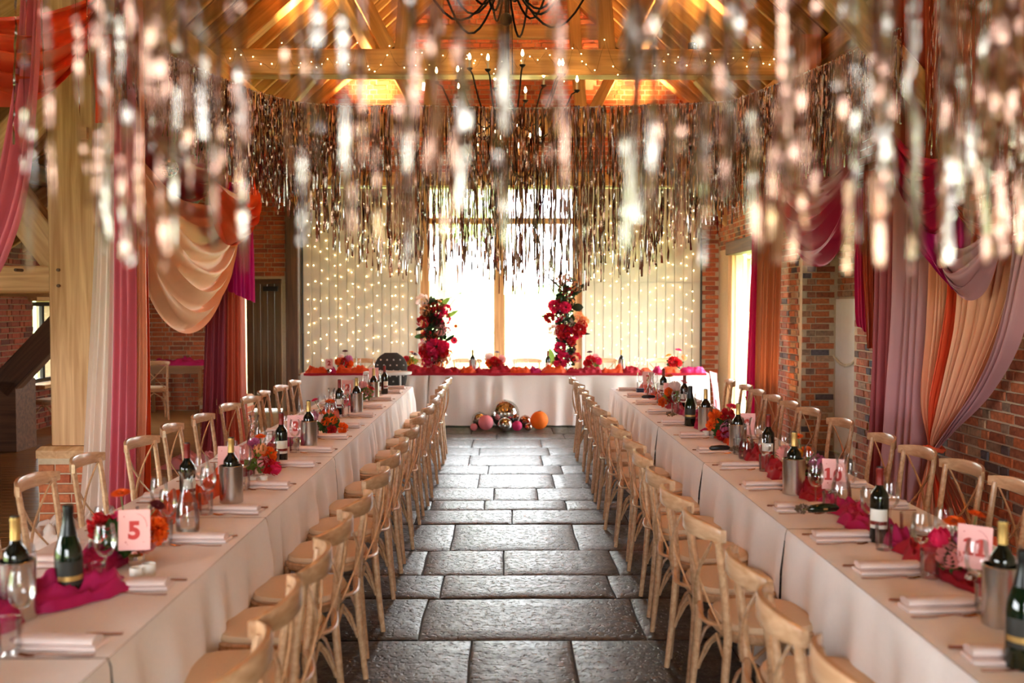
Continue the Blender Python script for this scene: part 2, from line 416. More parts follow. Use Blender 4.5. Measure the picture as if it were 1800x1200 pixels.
for (a, b, js) in fs_rows:
    js = sorted(js)
    while js[0] > -3.0: js.insert(0, js[0] - U(.65, 1.15))
    while js[-1] < 3.5: js.append(js[-1] + U(.65, 1.15))
    js[0] = max(js[0], -3.1)
    for x0, x1 in zip(js[:-1], js[1:]):
        x0 = max(x0, -3.08); x1 = min(x1, 3.9)
        if x1 - x0 < .12: continue
        cx, cy = (x0 + x1) / 2, (a + b) / 2; hx, hy = (x1 - x0) / 2 - .006, (b - a) / 2 - .006
        def edge(px, py, k=0):
            return (px + N3(px * 3, py * 3, 1) * .008, py + N3(px * 3, py * 3, 5) * .008)
        mb = MB(); nn = 5
        def top(u, v):
            bx, by = (u * 2 - 1) * hx, (v * 2 - 1) * hy
            ed = min(u, v, 1 - u, 1 - v)
            ex, ey = edge(cx + bx, cy + by)
            return (ex - cx, ey - cy, (-.007 if ed < .01 else 0) + N3(ex * 4, ey * 4, 9) * .003)
        us = [0, .035, .28, .5, .72, .965, 1]
        vs = [top(u, v) for v in us for u in us]; n7 = 7
        fc = [(j * n7 + i, j * n7 + i + 1, (j + 1) * n7 + i + 1, (j + 1) * n7 + i) for j in range(6) for i in range(6)]
        ring = [j for j in range(6)] + [7 * j + 6 for j in range(6)] + [48 - j for j in range(6)] + [42 - 7 * j for j in range(6)]
        o = len(vs); vs += [(vs[i][0], vs[i][1], -.03) for i in ring]
        fc += [(ring[(k + 1) % 24], ring[k], o + k, o + (k + 1) % 24) for k in range(24)]
        mb.add(vs, fc).build('flagstone', 'flagstone', fl, (cx, cy, U(-.002, .002)), ang=50)
fa = struct('floor', MB().box((-4.9, 4.9, -.1), (3.6, 23.6, .16)), 'oak_dark', label='joists bed under the boarded floor of the side aisle')
y = 4.0
while y < 16.3:
    timber('floorboard', (-6.5, y + .07, -.012), (-3.12, y + .07, -.012), .138, .02, 'plank', fa, ch=.003); y += .142

# ---- brick walls
def brick_meshes(mname):
    out = []
    for L in (.213, .1):
        vs = []
        for k in range(3):
            mb = MB(); j = lambda s=.004: U(-s, s)
            a, h = L / 2, .0325
            back = [(-a, 0, -h), (a, 0, -h), (a, 0, h), (-a, 0, h)]
            fr = [(p[0] * .955 + j(.004), -.012 + j(.003), p[2] * .86 + j(.003)) for p in back]
            mb.add(back + fr, [(4, 5, 6, 7), (0, 1, 5, 4), (1, 2, 6, 5), (2, 3, 7, 6), (3, 0, 4, 7)])
            vs.append(mb)
        out.append(vs)
    return out
BM = brick_meshes('x')
def brick_face(parent, O, u, L, z0, z1, m, holes=(), ztop=None, prefer=None, limit=300, edge=.35, name='brick'):
    """courses of separate bricks on a wall face; the ones that show largest are objects, the rest one joined part"""
    O, u = V(O), V(u).normalized(); yv = V((0, 0, 1)).cross(u)
    cand = []; z = z0 + .0375; row = 0
    while z < z1:
        x = -(.0 if row % 2 else .17); k = row
        while x < L:
            head = k % 2; bl = .1 if head else .213; c = x + bl / 2
            ok = c > bl * .4 and c < L - bl * .4
            if ok:
                for (a, b, e, g) in holes:
                    if a - bl * edge < c < b + bl * edge and e - .02 < z < g + .02: ok = False
                if ztop and z + .04 > ztop((O + u * c)): ok = False
            if ok: cand.append((c + U(-.003, .003), z + U(-.002, .002), head, RND.randrange(3), U(-.006, .006)))
            x += bl + .011; k += 1
        z += .0755; row += 1
    def score(c):
        p = O + u * c[0]; p.z = c[1]
        q = pix(p)
        if not (-20 < q[0] < 1820 and -20 < q[1] < 1220): return 0
        s = 1 / max(p.y, 1)
        if prefer:
            for (x0, y0, x1, y1) in prefer:
                if x0 < q[0] < x1 and y0 < q[1] < y1: return s + 1
            return s * .1
        return s
    cand.sort(key=score, reverse=True)
    M3 = Matrix((u, yv, V((0, 0, 1)))).transposed()
    shared = [[b.mesh(name, m, False) for b in g] for g in BM]
    rest = MB()
    for i, (c, z, hd, k, yo) in enumerate(cand):
        p = O + u * c; p.z = z; p = p + yv * yo
        if i < limit and score((c, z)) > 0:
            M = M3.to_4x4(); M.translation = p
            o = obj(name, shared[hd][k], parent); o.matrix_basis = M
        else:
            b = BM[hd][k]; rest.add([p + M3 @ V(q) for q in b.v], b.f)
    if rest.v: tag(rest.build('brickwork', m, parent, smooth=False), kind='stuff')

def prism_xz(mb, pts, y0, y1):
    n = len(pts); vs = [(p[0], y0, p[1]) for p in pts] + [(p[0], y1, p[1]) for p in pts]
    mb.add(vs, [tuple(range(n)), tuple(range(2 * n - 1, n - 1, -1))] + [((i + 1) % n, i, n + i, n + (i + 1) % n) for i in range(n)])
def prism_xy(mb, pts, z0, z1):
    n = len(pts); vs = [(p[0], p[1], z0) for p in pts] + [(p[0], p[1], z1) for p in pts]
    mb.add(vs, [tuple(range(n - 1, -1, -1)), tuple(range(n, 2 * n))] + [(i, (i + 1) % n, n + (i + 1) % n, n + i) for i in range(n)])

HOLES = [(-4.27, -3.65, 0, 2.15), (-3.32, 3.22, 0, 3.65), (-1.375, -1.285, 5.2, 5.42), (1.215, 1.305, 5.2, 5.42)]
def end_wall(name, y0, y1, holes, m, label):
    mb = MB(); xs = sorted({-6.95, -EX - .01, -EX + .01, 0, 3.95} | {h[0] for h in holes} | {h[1] for h in holes})
    for a, b in zip(xs[:-1], xs[1:]):
        zs = [(0, None)]
        hs = sorted([(h[2], h[3]) for h in holes if h[0] < (a + b) / 2 < h[1]])
        z = -.1; segs = []
        for (e, g) in hs:
            if e > z: segs.append((z, e))
            z = g
        for (e, g) in segs: prism_xz(mb, [(a, e), (b, e), (b, g), (a, g)], y0, y1)
        prism_xz(mb, [(a, z), (b, z), (b, roof_z(b - 1e-4)), (a, roof_z(a + 1e-4))], y0, y1)
    return struct(name, mb, m, label=label)
wb = end_wall('wall_back', BACK, BACK + .45, HOLES, 'mortar', 'brick gable wall behind the head table')
brick_face(wb, (-6.6, BACK, 0), (1, 0, 0), 10.1, 0, 7.7, 'brick_new', [(h[0] + 6.6, h[1] + 6.6, h[2], h[3]) for h in HOLES],
           ztop=lambda p: roof_z(p.x), prefer=[(1230, 430, 1285, 740), (255, 540, 360, 720), (430, 370, 510, 640), (780, 20, 1010, 100)])
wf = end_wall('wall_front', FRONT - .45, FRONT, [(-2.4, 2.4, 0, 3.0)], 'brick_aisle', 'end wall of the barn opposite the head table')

# right wall with a glazed doorway, and a blocked embrasure
mb = MB()
def wbx(y0, y1, z0, z1, x0=XR, x1=XR + .45): mb.box(((x0 + x1) / 2, (y0 + y1) / 2, (z0 + z1) / 2), (x1 - x0, y1 - y0, z1 - z0))
wbx(15.1, 16.75, -.1, 4.55, XR, XR + .1); wbx(13.0, 15.1, 2.5, 4.55); wbx(11.72, 13.0, -.1, 4.55); wbx(FRONT - .4, 9.95, -.1, 4.55); wbx(9.95, 11.72, 3.2, 4.55)
wbx(9.5, 12.2, -.1, 4.0, 3.93, 4.15)
wr = struct('wall_right', mb, 'mortar', label='old patched brick wall behind the draped curtains')
YR = 12.98
brick_face(wr, (XR, YR, 0), (0, -1, 0), 8.6, 0, 4.5, 'brick', [(YR - 11.72, YR - 9.95, 0, 3.2)],
           prefer=[(1370, 380, 1420, 760), (1500, 560, 1530, 760), (1720, 480, 1800, 900)], limit=300, edge=.5)
brick_face(wr, (3.5, 11.72, 0), (1, 0, 0), .42, 0, 3.2, 'brick', limit=90)
brick_face(wr, (3.93, 11.95, 0), (0, -1, 0), 2.2, 1.82, 3.2, 'brick', limit=60)
brick_face(wr, (XR, 16.3, 2.55), (0, -1, 0), 3.3, 2.6, 4.5, 'brick', limit=0)
struct('plaster_panel', MB().box((3.915, 10.83, .9), (.03, 2.23, 1.8)), 'plaster', wr)
ro = MB(); pts = [(3.88, 11.9 - 1.2 * t, 1.2 - .16 * sin(pi * min(1, t * 1.1)) + .003 * sin(t * 260)) for t in [i / 40 for i in range(41)]]
ro.tube(pts, [.016 + .004 * sin(i * 2.4) for i in range(41)], 8); tag(ro.build('hanging_rope', 'rope'), 'cream rope looped across the white plaster panel', 'rope')
timber('lintel', (3.46, 15.2, 2.58), (3.46, 12.9, 2.58), .2, .2, 'oak_dark', wr)
timber('jamb', (3.53, 15.22, 0), (3.53, 15.22, 2.48), .2, .22, 'oak', wr)
timber('wall_plate', (3.48, FRONT, 4.45), (3.48, 16.3, 4.45), .2, .24, 'roof_oak', wr)

# side aisle wall
mb = MB()
def wlx(y0, y1, z0, z1): mb.box((XL - .2, (y0 + y1) / 2, (z0 + z1) / 2), (.4, y1 - y0, z1 - z0))
WZ = 2.6
wlx(FRONT - .4, -2, -.1, WZ); wlx(-2, 4, 2.3, WZ); wlx(4, 13.75, -.1, WZ); wlx(13.75, 14.7, -.1, .62); wlx(13.75, 14.7, 1.78, WZ); wlx(14.7, 16.8, -.1, WZ)
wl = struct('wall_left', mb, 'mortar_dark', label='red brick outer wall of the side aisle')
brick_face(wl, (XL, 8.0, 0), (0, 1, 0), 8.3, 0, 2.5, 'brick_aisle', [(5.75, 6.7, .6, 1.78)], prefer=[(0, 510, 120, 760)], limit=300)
timber('lintel', (XL + .03, 13.6, 1.86), (XL + .03, 14.85, 1.86), .2, .16, 'oak', wl)

# window in the side aisle
wn = tag(thing('window_2', 'small grey framed window in the side aisle wall', None), kind='structure')
for a, b in (((XL - .1, 13.77, .66), (XL - .1, 14.68, .66)), ((XL - .1, 13.77, 1.74), (XL - .1, 14.68, 1.74)), ((XL - .1, 13.79, .64), (XL - .1, 13.79, 1.76)), ((XL - .1, 14.66, .64), (XL - .1, 14.66, 1.76)), ((XL - .1, 14.22, .64), (XL - .1, 14.22, 1.76))):
    timber('window_frame', a, b, .06, .06, 'steel_dark', wn)
for c in (14.0, 14.45): MB().box((XL - .12, c, 1.2), (.008, .42, 1.06)).build('pane', 'pane_glass', wn, smooth=False)
timber('window_sill', (XL + .06, 13.7, .6), (XL + .06, 14.75, .6), .22, .05, 'oak', wn)

# glazed centre of the end wall between the boarded doors
wn = tag(thing('window_1', 'tall glazed opening between the white boarded doors', None), kind='structure')
for x, ww in ((-1.33, .19), (-.095, .185), (1.2, .19)): timber('oak_mullion', (x, BACK + .1, 0), (x, BACK + .1, 3.63), .22, ww, 'oak', wn, up=(1, 0, 0))
timber('transom', (-1.23, BACK + .12, 3.1), (1.1, BACK + .12, 3.1), .12, .1, 'oak', wn)
timber('rail', (-1.23, BACK + .08, .64), (1.1, BACK + .08, .64), .14, .1, 'oak', wn)
timber('head_beam', (-3.4, BACK + .02, 3.76), (3.3, BACK + .02, 3.76), .3, .22, 'roof_oak', wn)
for x0, x1 in ((-1.23, -.19), (0, 1.1)):
    for z0, z1 in ((.69, 3.05), (3.15, 3.63), (.06, .59)):
        MB().box(((x0 + x1) / 2, BACK + .16, (z0 + z1) / 2), (x1 - x0, .008, z1 - z0)).build('pane', 'pane_glass', wn, smooth=False)
    for k in range(1, 4):
        x = x0 + (x1 - x0) * k / 4; timber('glazing_bar', (x, BACK + .15, 3.15), (x, BACK + .15, 3.63), .04, .025, 'white_frame', wn, up=(1, 0, 0))
for nm, x0, x1, lb in (('door_2', -3.3, -1.44, 'white boarded barn door hung with fairy lights beside the aisle'), ('door_3', 1.31, 3.2, 'white boarded barn door hung with fairy lights beside the brick pier')):
    dr = tag(thing(nm, lb, None), kind='structure')
    nb = 13; wd = (x1 - x0) / nb
    for k in range(nb):
        xc = x0 + wd * (k + .5)
        for z0, z1 in ((.0, 2.09), (2.1, 3.62)):
            o = timber('board', (xc, BACK - .02 + (.004 if k % 2 else 0), z0), (xc, BACK - .02 + (.004 if k % 2 else 0), z1), .04, round(wd - .006, 4), 'white_paint', dr, up=(1, 0, 0), ch=.006)
    MB().box(((x0 + x1) / 2, BACK + .03, 1.81), (x1 - x0, .04, 3.62)).build('backing_panel', 'white_paint', dr, smooth=False)  # added behind the boards to block skylight leaking through their gaps
    xe = x1 + .03 if x0 < 0 else x0 - .03
    timber('door_edge', (xe, BACK - .03, 0), (xe, BACK - .03, 3.62), .07, .05, 'white_frame', dr, up=(1, 0, 0))
    timber('door_edge', ((x0 if x0 < 0 else x1), BACK - .045, 0), ((x0 if x0 < 0 else x1), BACK - .045, 3.62), .03, .03, 'steel_dark', dr, up=(1, 0, 0))
# door into the end wall of the side aisle
dr = tag(thing('door_1', 'dark oak plank door in the end wall of the side aisle', None), kind='structure')
for k in range(5):
    x = -4.25 + .58 / 5 * (k + .5) + .0
    timber('door_plank', (x, BACK + .1, .02), (x, BACK + .1, 2.08), .04, .112, 'door_oak', dr, up=(1, 0, 0), ch=.006)
timber('door_frame', (-4.24, BACK + .05, 2.11), (-3.66, BACK + .05, 2.11), .12, .08, 'oak_dark', dr)
MB().box((-3.84, BACK + .045, 1.99), (.24, .06, .08)).build('door_closer', 'black_plastic', dr, smooth=False)

# glazed opening behind the camera and in the aisle (the hall's other sources of daylight)
wn = tag(thing('window_3', 'glazed doors in the opposite end wall', None), kind='structure')
for x in (-2.35, -1.2, 0, 1.2, 2.35): timber('oak_mullion', (x, FRONT - .2, 0), (x, FRONT - .2, 3.0), .16, .12, 'oak', wn, up=(1, 0, 0))
timber('transom', (-2.35, FRONT - .2, 2.2), (2.35, FRONT - .2, 2.2), .1, .1, 'oak', wn)
wn = tag(thing('window_4', 'glazed doors in the side aisle wall', None), kind='structure')
for y in (-1.95, -.4, 1, 2.4, 3.95): timber('oak_mullion', (XL - .2, y, 0), (XL - .2, y, 2.3), .12, .12, 'oak', wn)

# ---- roof
ce = thing('ceiling', 'boarded rafter roof of the barn', None, kind='structure')
def slope(x0, z0, x1, z1, y0, y1, up, nm, th=.03, n=10):
    d = V((x1 - x0, 0, z1 - z0)); dn = V((-d.z, 0, d.x)).normalized() * up
    for k in range(n):      # sarking boards, course by course
        a = V((x0, 0, z0)) + d * (k / n); b = V((x0, 0, z0)) + d * ((k + 1) / n)
        c = (a + b) / 2 + dn * (.075 + .5 * th + (.004 if k % 2 else 0))
        timber(nm, c + V((0, y0, 0)), c + V((0, y1, 0)), round((b - a).length + .01, 3), th, 'roof_board', ce, up=dn)
slope(EX + .4, EZ - .36, 0, RZ, FRONT - .4, BACK + .45, -1, 'roof_board'); slope(-EX, EZ, 0, RZ, FRONT - .4, BACK + .45, 1, 'roof_board'); slope(-EX, 4.45, -7.0, 2.235, FRONT - .4, BACK + .45, -1, 'roof_board')
y = 3.0
while y < 16.2:
    timber('rafter', (3.75, y, EZ - .18), (.03, y, RZ - .04), .06, .14, 'roof_oak', ce); timber('rafter', (-EX, y, EZ - .02), (-.03, y, RZ - .04), .06, .14, 'roof_oak', ce)
    timber('rafter', (-EX + .1, y, 4.46), (-6.9, y, 2.26), .06, .14, 'roof_oak', ce); y += .42
for x in (-2.1, 2.1): timber('purlin', (x, FRONT, roof_z(x) - .2), (x, BACK, roof_z(x) - .2), .16, .2, 'roof_oak', ce)
timber('ridge_beam', (0, FRONT, RZ - .12), (0, BACK, RZ - .12), .06, .26, 'roof_oak', ce)
timber('arcade_plate', (XP, FRONT, 4.35), (XP, BACK, 4.35), .25, .28, 'roof_oak', ce)
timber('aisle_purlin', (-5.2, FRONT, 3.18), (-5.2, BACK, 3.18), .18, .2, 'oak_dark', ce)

for i, D in enumerate(POSTS):
    tr = thing('roof_truss', ['oak roof truss nearest the glazed doors opposite the head table', 'oak roof truss on the first draped post pair', 'oak roof truss wound with fairy lights', 'oak roof truss against the brick gable'][i], None, (0, D, 4.4), kind='structure')
    timber('tie_beam', (-3.5, D, 4.55), (3.5, D, 4.55), .26, .3, 'roof_oak', tr)
    for s in (-1, 1):
        timber('principal_rafter', (s * 3.4, D, 4.6), (s * .06, D, 7.5), .22, .24, 'roof_oak', tr)
        timber('queen_strut', (s * 1.35, D, 4.7), (s * 1.95, D, 5.85), .18, .18, 'roof_oak', tr)
        timber('queen_post', (s * 1.2, D, 4.7), (s * 1.05, D, 6.6), .18, .2, 'roof_oak', tr)
        timber('brace', (s * 3.3 if s < 0 else 3.6, D, 3.3 if s < 0 else 3.0), (s * 2.3, D, 4.42), .18, .2, 'roof_oak', tr)
    timber('collar', (-1.7, D, 6.0), (1.7, D, 6.0), .14, .2, 'roof_oak', tr)
    # arcade post on a brick plinth with the aisle frame tied into it
    if D < 15:
        ps = thing('oak_post', ['squared oak post out of the drapes near the entrance', 'squared oak post on a brick plinth under the cream and pink drape', 'squared oak post on a brick plinth under the dusky pink drape'][i], None, (XP, D, 0), kind='structure')
        timber('post', (XP, D, .66), (XP, D, 4.4), .36, .36, 'oak', ps, up=(0, 1, 0))
        pl = obj('plinth', MB().box((0, 0, .28), (.5, .5, .58)).mesh('plinth', 'mortar', False), ps)
        obj('plinth_cap', MB().lathe([(.37, .57), (.37, .63), (.33, .66)], 4, cap0=True, cap1=True).mesh('plinth_cap', 'oak', False), ps, rot=(0, 0, R(45)))
        if D > 5:
            for fx, fy, uu in ((0, -.25, (1, 0, 0)), (.25, 0, (0, 1, 0))):
                uv = V(uu); O = V((XP, D, 0)) + V((fx, fy, 0)) - uv * .245
                yv = V((0, 0, 1)).cross(uv); M3 = Matrix((uv, yv, V((0, 0, 1)))).transposed().to_4x4()
                for r in range(7):
                    for (c, bl, hd) in (((.127, .238, 0), (.373, .238, 0)) if r % 2 else ((.066, .116, 1), (.25, .236, 0), (.434, .116, 1))):
                        M = M3.copy(); M.translation = O + uv * (c - .005) + V((0, 0, .0375 + .0755 * r)) - V((XP, D, 0))
                        o = obj('brick', BM[hd][r % 3].mesh('brick', 'brick_new', False), pl); o.matrix_basis = M @ Matrix.Diagonal((bl / (.1 if hd else .213), 1, 1, 1))
        timber('aisle_tie', (XP - .18, D, 1.93), (-6.5, D, 1.93), .22, .21, 'oak', ps)
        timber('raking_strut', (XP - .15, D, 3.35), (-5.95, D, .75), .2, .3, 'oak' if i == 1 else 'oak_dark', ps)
        timber('aisle_brace', (XP - .1, D + .01, 2.0), (-4.35, D + .01, 3.25), .18, .26, 'oak', ps)
        timber('aisle_rafter', (XP, D, 4.3), (-6.6, D, 2.2), .2, .24, 'oak', ps)
        for px, pz in ((-.42, 2.0), (-.1, 2.0), (-.1, 1.88)):
            MB().tube([(px, -.2, pz), (px + .01, -.11, pz)], .012, 8).build('peg', 'oak_dark', ps)
        MB().box((.12, -.19, 3.03), (.05, .06, .09)).build('peg', 'oak', ps, smooth=False)
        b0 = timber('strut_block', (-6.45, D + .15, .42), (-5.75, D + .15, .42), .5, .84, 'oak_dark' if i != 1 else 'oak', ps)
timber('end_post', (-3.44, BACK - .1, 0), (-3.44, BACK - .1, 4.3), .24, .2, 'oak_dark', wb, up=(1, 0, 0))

# ---- outside: meadow, fence, trees
g = MB().grid(30, 20, lambda u, v: ((u - .5) * 160, -40 + v * 160, -.3 + max(0, (v * 160 - 62)) * .045 + (N3(u * 9, v * 9) * .3 if v * 160 > 65 else 0)))
tag(g.build('meadow', 'grass'), 'pale sunlit meadow outside the barn', None, kind='structure')
def fence(Y, x0, x1, lbl):
    f = thing('field_fence', lbl, 'fence', (0, Y, 0), group=None)
    zb = -.3 + max(0, Y + 40 - 62) * .045
    x = x0
    while x < x1:
        MB().box((x, 0, zb + .55), (.1, .1, 1.3)).build('fence_post', 'fence_wood', f, smooth=False); x += 2.4
    for z in (.4, .75, 1.1): MB().bar((x0, -.06, zb + z), (x1, -.06, zb + z), .03, .07).build('rail', 'fence_wood', f, smooth=False)
fence(31, -8, 14, 'weathered post and rail fence across the meadow')
mp = thing('wire_mesh_panel', 'thin wire mesh panel standing outside the window', 'mesh panel', (-.95, 20, -.1))
for k in range(5):
    MB().tube([(-.55 + .28 * k, 0, 0), (-.55 + .28 * k, 0, 2.15)], .006, 4).build('upright_wire', 'steel_dark', mp)
for k in range(9):
    MB().tube([(-.55, 0, .5 + .2 * k), (.57, 0, .5 + .2 * k)], .005, 4).build('cross_wire', 'steel_dark', mp)
def leaf_blob(mb, c, r, n, s, sq=1.0):
    for _ in range(n):
        q = V((RND.gauss(0, 1), RND.gauss(0, 1), RND.gauss(0, 1))).normalized() * (r * U(.55, 1)); q.z *= sq
        d = (q.normalized() + V((U(-.7, .7), U(-.7, .7), U(-.5, .7)))).normalized(); sd = d.orthogonal().normalized() * s * .5
        p = V(c) + q; mb.add([p, p + d * s * .5 + sd, p + d * s, p + d * s * .5 - sd], [(0, 1, 2, 3)])
for i, (x, y, h, r, lb) in enumerate([(-3.2, 50, 9, 3.2, 'broad pale tree standing beyond the mesh panel and fence'), (-11, 62, 10, 4.0, 'tall pale tree far up the meadow'), (14, 58, 9, 3.6, 'rounded pale tree behind the fence, near the curtained wall side')]):
    t = thing('field_tree', lb, 'tree', (x, y, 1.0 if y < 55 else 1.4), group=None)
    MB().tube([(0, 0, -.5), (.1, 0, h * .45), (0, 0, h * .8)], [.3, .2, .08], 8).build('trunk', 'bark', t)
    mb = MB()
    for k in range(7): leaf_blob(mb, (U(-r, r) * .6, U(-r, r) * .5, h * .55 + U(-1, 2)), r * .6, 260, .4)
    tag(mb.build('foliage', 'tree_leaf', t, smooth=False), kind='stuff')
# ------------------------------------------------------------------ furniture
TZ = .755                        # top of the tablecloths
def make_chair(name, label, wood='chair_wood'):
    t = thing(name, label, 'chair')
    for s in (-1, 1):
        MB().tube([(s * .20, -.255, 0), (s * .192, -.232, .22), (s * .187, -.215, .45), (s * .19, -.232, .64), (s * .196, -.262, .855)], [.0135, .016, .0175, .016, .0145], 9).build('back_post', wood, t)
        MB().tube([(s * .205, .178, 0), (s * .19, .158, .25), (s * .18, .145, .445)], [.012, .0155, .017], 9).build('front_leg', wood, t)
    # curved top rail
    mb = MB(); nn = 13; vs = []
    for i in range(nn):
        u = -1 + 2 * i / (nn - 1); x = u * .228; yb = -.262 - .055 * (1 - u * u) + .012 * u ** 4
        hh = .036 * (1 - .35 * abs(u) ** 3); zc = .858 + .006 * (1 - u * u); th = .011
        nx = -.055 * 2 * u / .228 * .6; nl = math.hypot(1, nx); ox, oy = -nx / nl * th, 1 / nl * th
        for (a, b) in ((-1, -.85), (-.75, -1), (.75, -1), (1, -.85), (1, .85), (.75, 1), (-.75, 1), (-1, .85)):
            vs.append((x + ox * a, yb + oy * a, zc + hh * b))
    fc = [(i * 8 + k, (i + 1) * 8 + k, (i + 1) * 8 + (k + 1) % 8, i * 8 + (k + 1) % 8) for i in range(nn - 1) for k in range(8)] + [tuple(range(8)), tuple(range((nn - 1) * 8 + 7, (nn - 1) * 8 - 1, -1))]
    mb.add(vs, fc).build('crest_rail', wood, t)
    for s in (-1, 1):        # bentwood cross, one slat bowed over the other
        pts = []
        for i in range(9):
            q = i / 8; pts.append((s * (.178 - .33 * q), -.272 - .028 * sin(pi * q) - .004 * s + .05 * q * .6, .835 - .35 * q))
        m = MB(); vs = []
        for p in pts: vs += [(p[0] - .014, p[1], p[2] - .006 * s), (p[0] + .014, p[1], p[2] + .006 * s), (p[0] + .014, p[1] + .008, p[2] + .006 * s), (p[0] - .014, p[1] + .008, p[2] - .006 * s)]
        m.add(vs, [(i * 4 + k, i * 4 + (k + 1) % 4, i * 4 + 4 + (k + 1) % 4, i * 4 + 4 + k) for i in range(8) for k in range(4)] + [(3, 2, 1, 0), (32, 33, 34, 35)])
        m.build('cross_slat', wood, t, ang=50)
        MB().sphere((s * .178, -.278, .835), .009, 8, 6).build('screw', 'steel', t)
    pts = [(-.15 + .3 * i / 8, -.226 - .03 * sin(pi * i / 8), .49 - .02 * sin(pi * i / 8)) for i in range(9)]
    MB().tube(pts, .012, 6, flat=.7).build('back_stay', wood, t)
    def ring(k):
        a = 2 * pi * k; c, s = cos(a), sin(a); e = .62
        return (.215 * math.copysign(abs(c) ** e, c), .195 * math.copysign(abs(s) ** e, s))
    n = 28; mb = MB(); vs = []
    for (off, z) in ((0, .425), (.006, .432), (.006, .458), (0, .464), (-.03, .464), (-.03, .425)):
        for k in range(n):
            x, y = ring(k / n); L = math.hypot(x, y); vs.append((x * (L + off) / L, y * (L + off) / L - .01, z))
    mb.add(vs, [(j * n + k, j * n + (k + 1) % n, ((j + 1) % 6) * n + (k + 1) % n, ((j + 1) % 6) * n + k) for j in range(6) for k in range(n)]).build('seat_frame', wood, t)
    mb = MB(); vs = []
    for (f, z) in ((.93, .455), (.965, .472), (.93, .489), (.7, .497), (.35, .5)):
        for k in range(n):
            x, y = ring(k / n); vs.append((x * f, y * f - .01, z))
    mb.add(vs, [(j * n + k, j * n + (k + 1) % n, (j + 1) * n + (k + 1) % n, (j + 1) * n + k) for j in range(4) for k in range(n)] + [tuple(4 * n + k for k in range(n)), tuple(range(n - 1, -1, -1))]).build('seat_cushion', 'cushion', t)
    for s in (-1, 1):        # bentwood brace loops under the seat
        MB().tube([(s * .192, -.225, .2), (s * .175, -.17, .31), (s * .16, -.05, .4), (s * .155, .04, .4), (s * .172, .11, .31), (s * .186, .155, .2)], .0085, 6).build('side_brace', wood, t)
    MB().tube([(-.187, .155, .2), (-.13, .145, .32), (0, .14, .405), (.13, .145, .32), (.187, .155, .2)], .0085, 6).build('front_brace', wood, t)
    MB().tube([(-.19, -.22, .2), (-.13, -.2, .32), (0, -.2, .405), (.13, -.2, .32), (.19, -.22, .2)], .0085, 6).build('back_brace', wood, t)
    return t
CH = Repeat(make_chair('cross_back_chair', 'chair'))
EDGE = {'L': (-1.11, -1.87), 'R': (1.24, 2.0)}       # aisle edge, wall edge of each row of tables
def chairs(Ds, fx, rz, where, group):
    n = len(Ds)
    for k, D in enumerate(sorted(Ds)):
        CH.put((fx(D) + U(-.02, .02), D, 0), R(rz) + U(-.1, .1), '%s cross-back chair from the head table, %s' % (ORD[n - 1 - k], where), group)
chairs((2.45, 2.91, 3.38, 3.9, 4.4, 5.06, 5.64, 6.19, 6.84, 7.62, 8.34, 9.09, 9.77, 10.64, 11.34), lambda D: -.925, 90, 'aisle side of the ' + ROW['L'], 'aisle chairs beside the oak post row')
chairs((3.7, 4.3, 4.9, 5.56, 6.26, 6.98, 7.6, 8.4, 9.05, 9.67, 10.3, 11.0), lambda D: -2.06, -90, 'backing onto the oak posts', 'chairs backing onto the oak posts')
chairs((2.35, 2.8, 3.3, 4.0, 4.53, 5.05, 5.67, 6.26, 6.9, 7.45, 8.2, 8.9, 9.45, 10.1, 10.8, 11.4), lambda D: 1.06, -90, 'aisle side of the ' + ROW['R'], 'aisle chairs beside the curtained wall row')
chairs((4.2, 4.75, 5.27, 5.8, 6.4, 7.25, 8.0, 8.57, 9.15, 9.75, 10.35, 11.1), lambda D: 2.09 + .015 * D, 90, 'backing onto the curtained wall', 'chairs backing onto the curtained wall')
for k, x in enumerate((633, 718, 822, 926, 1062, 1163)):
    p = PD(x, 628, 15.35); CH.put((p.x, 15.15, 0), R(180) + U(-.06, .06), '%s cross-back chair behind the head table, counting from the oak post side' % ORD[k], 'chairs behind the head table')

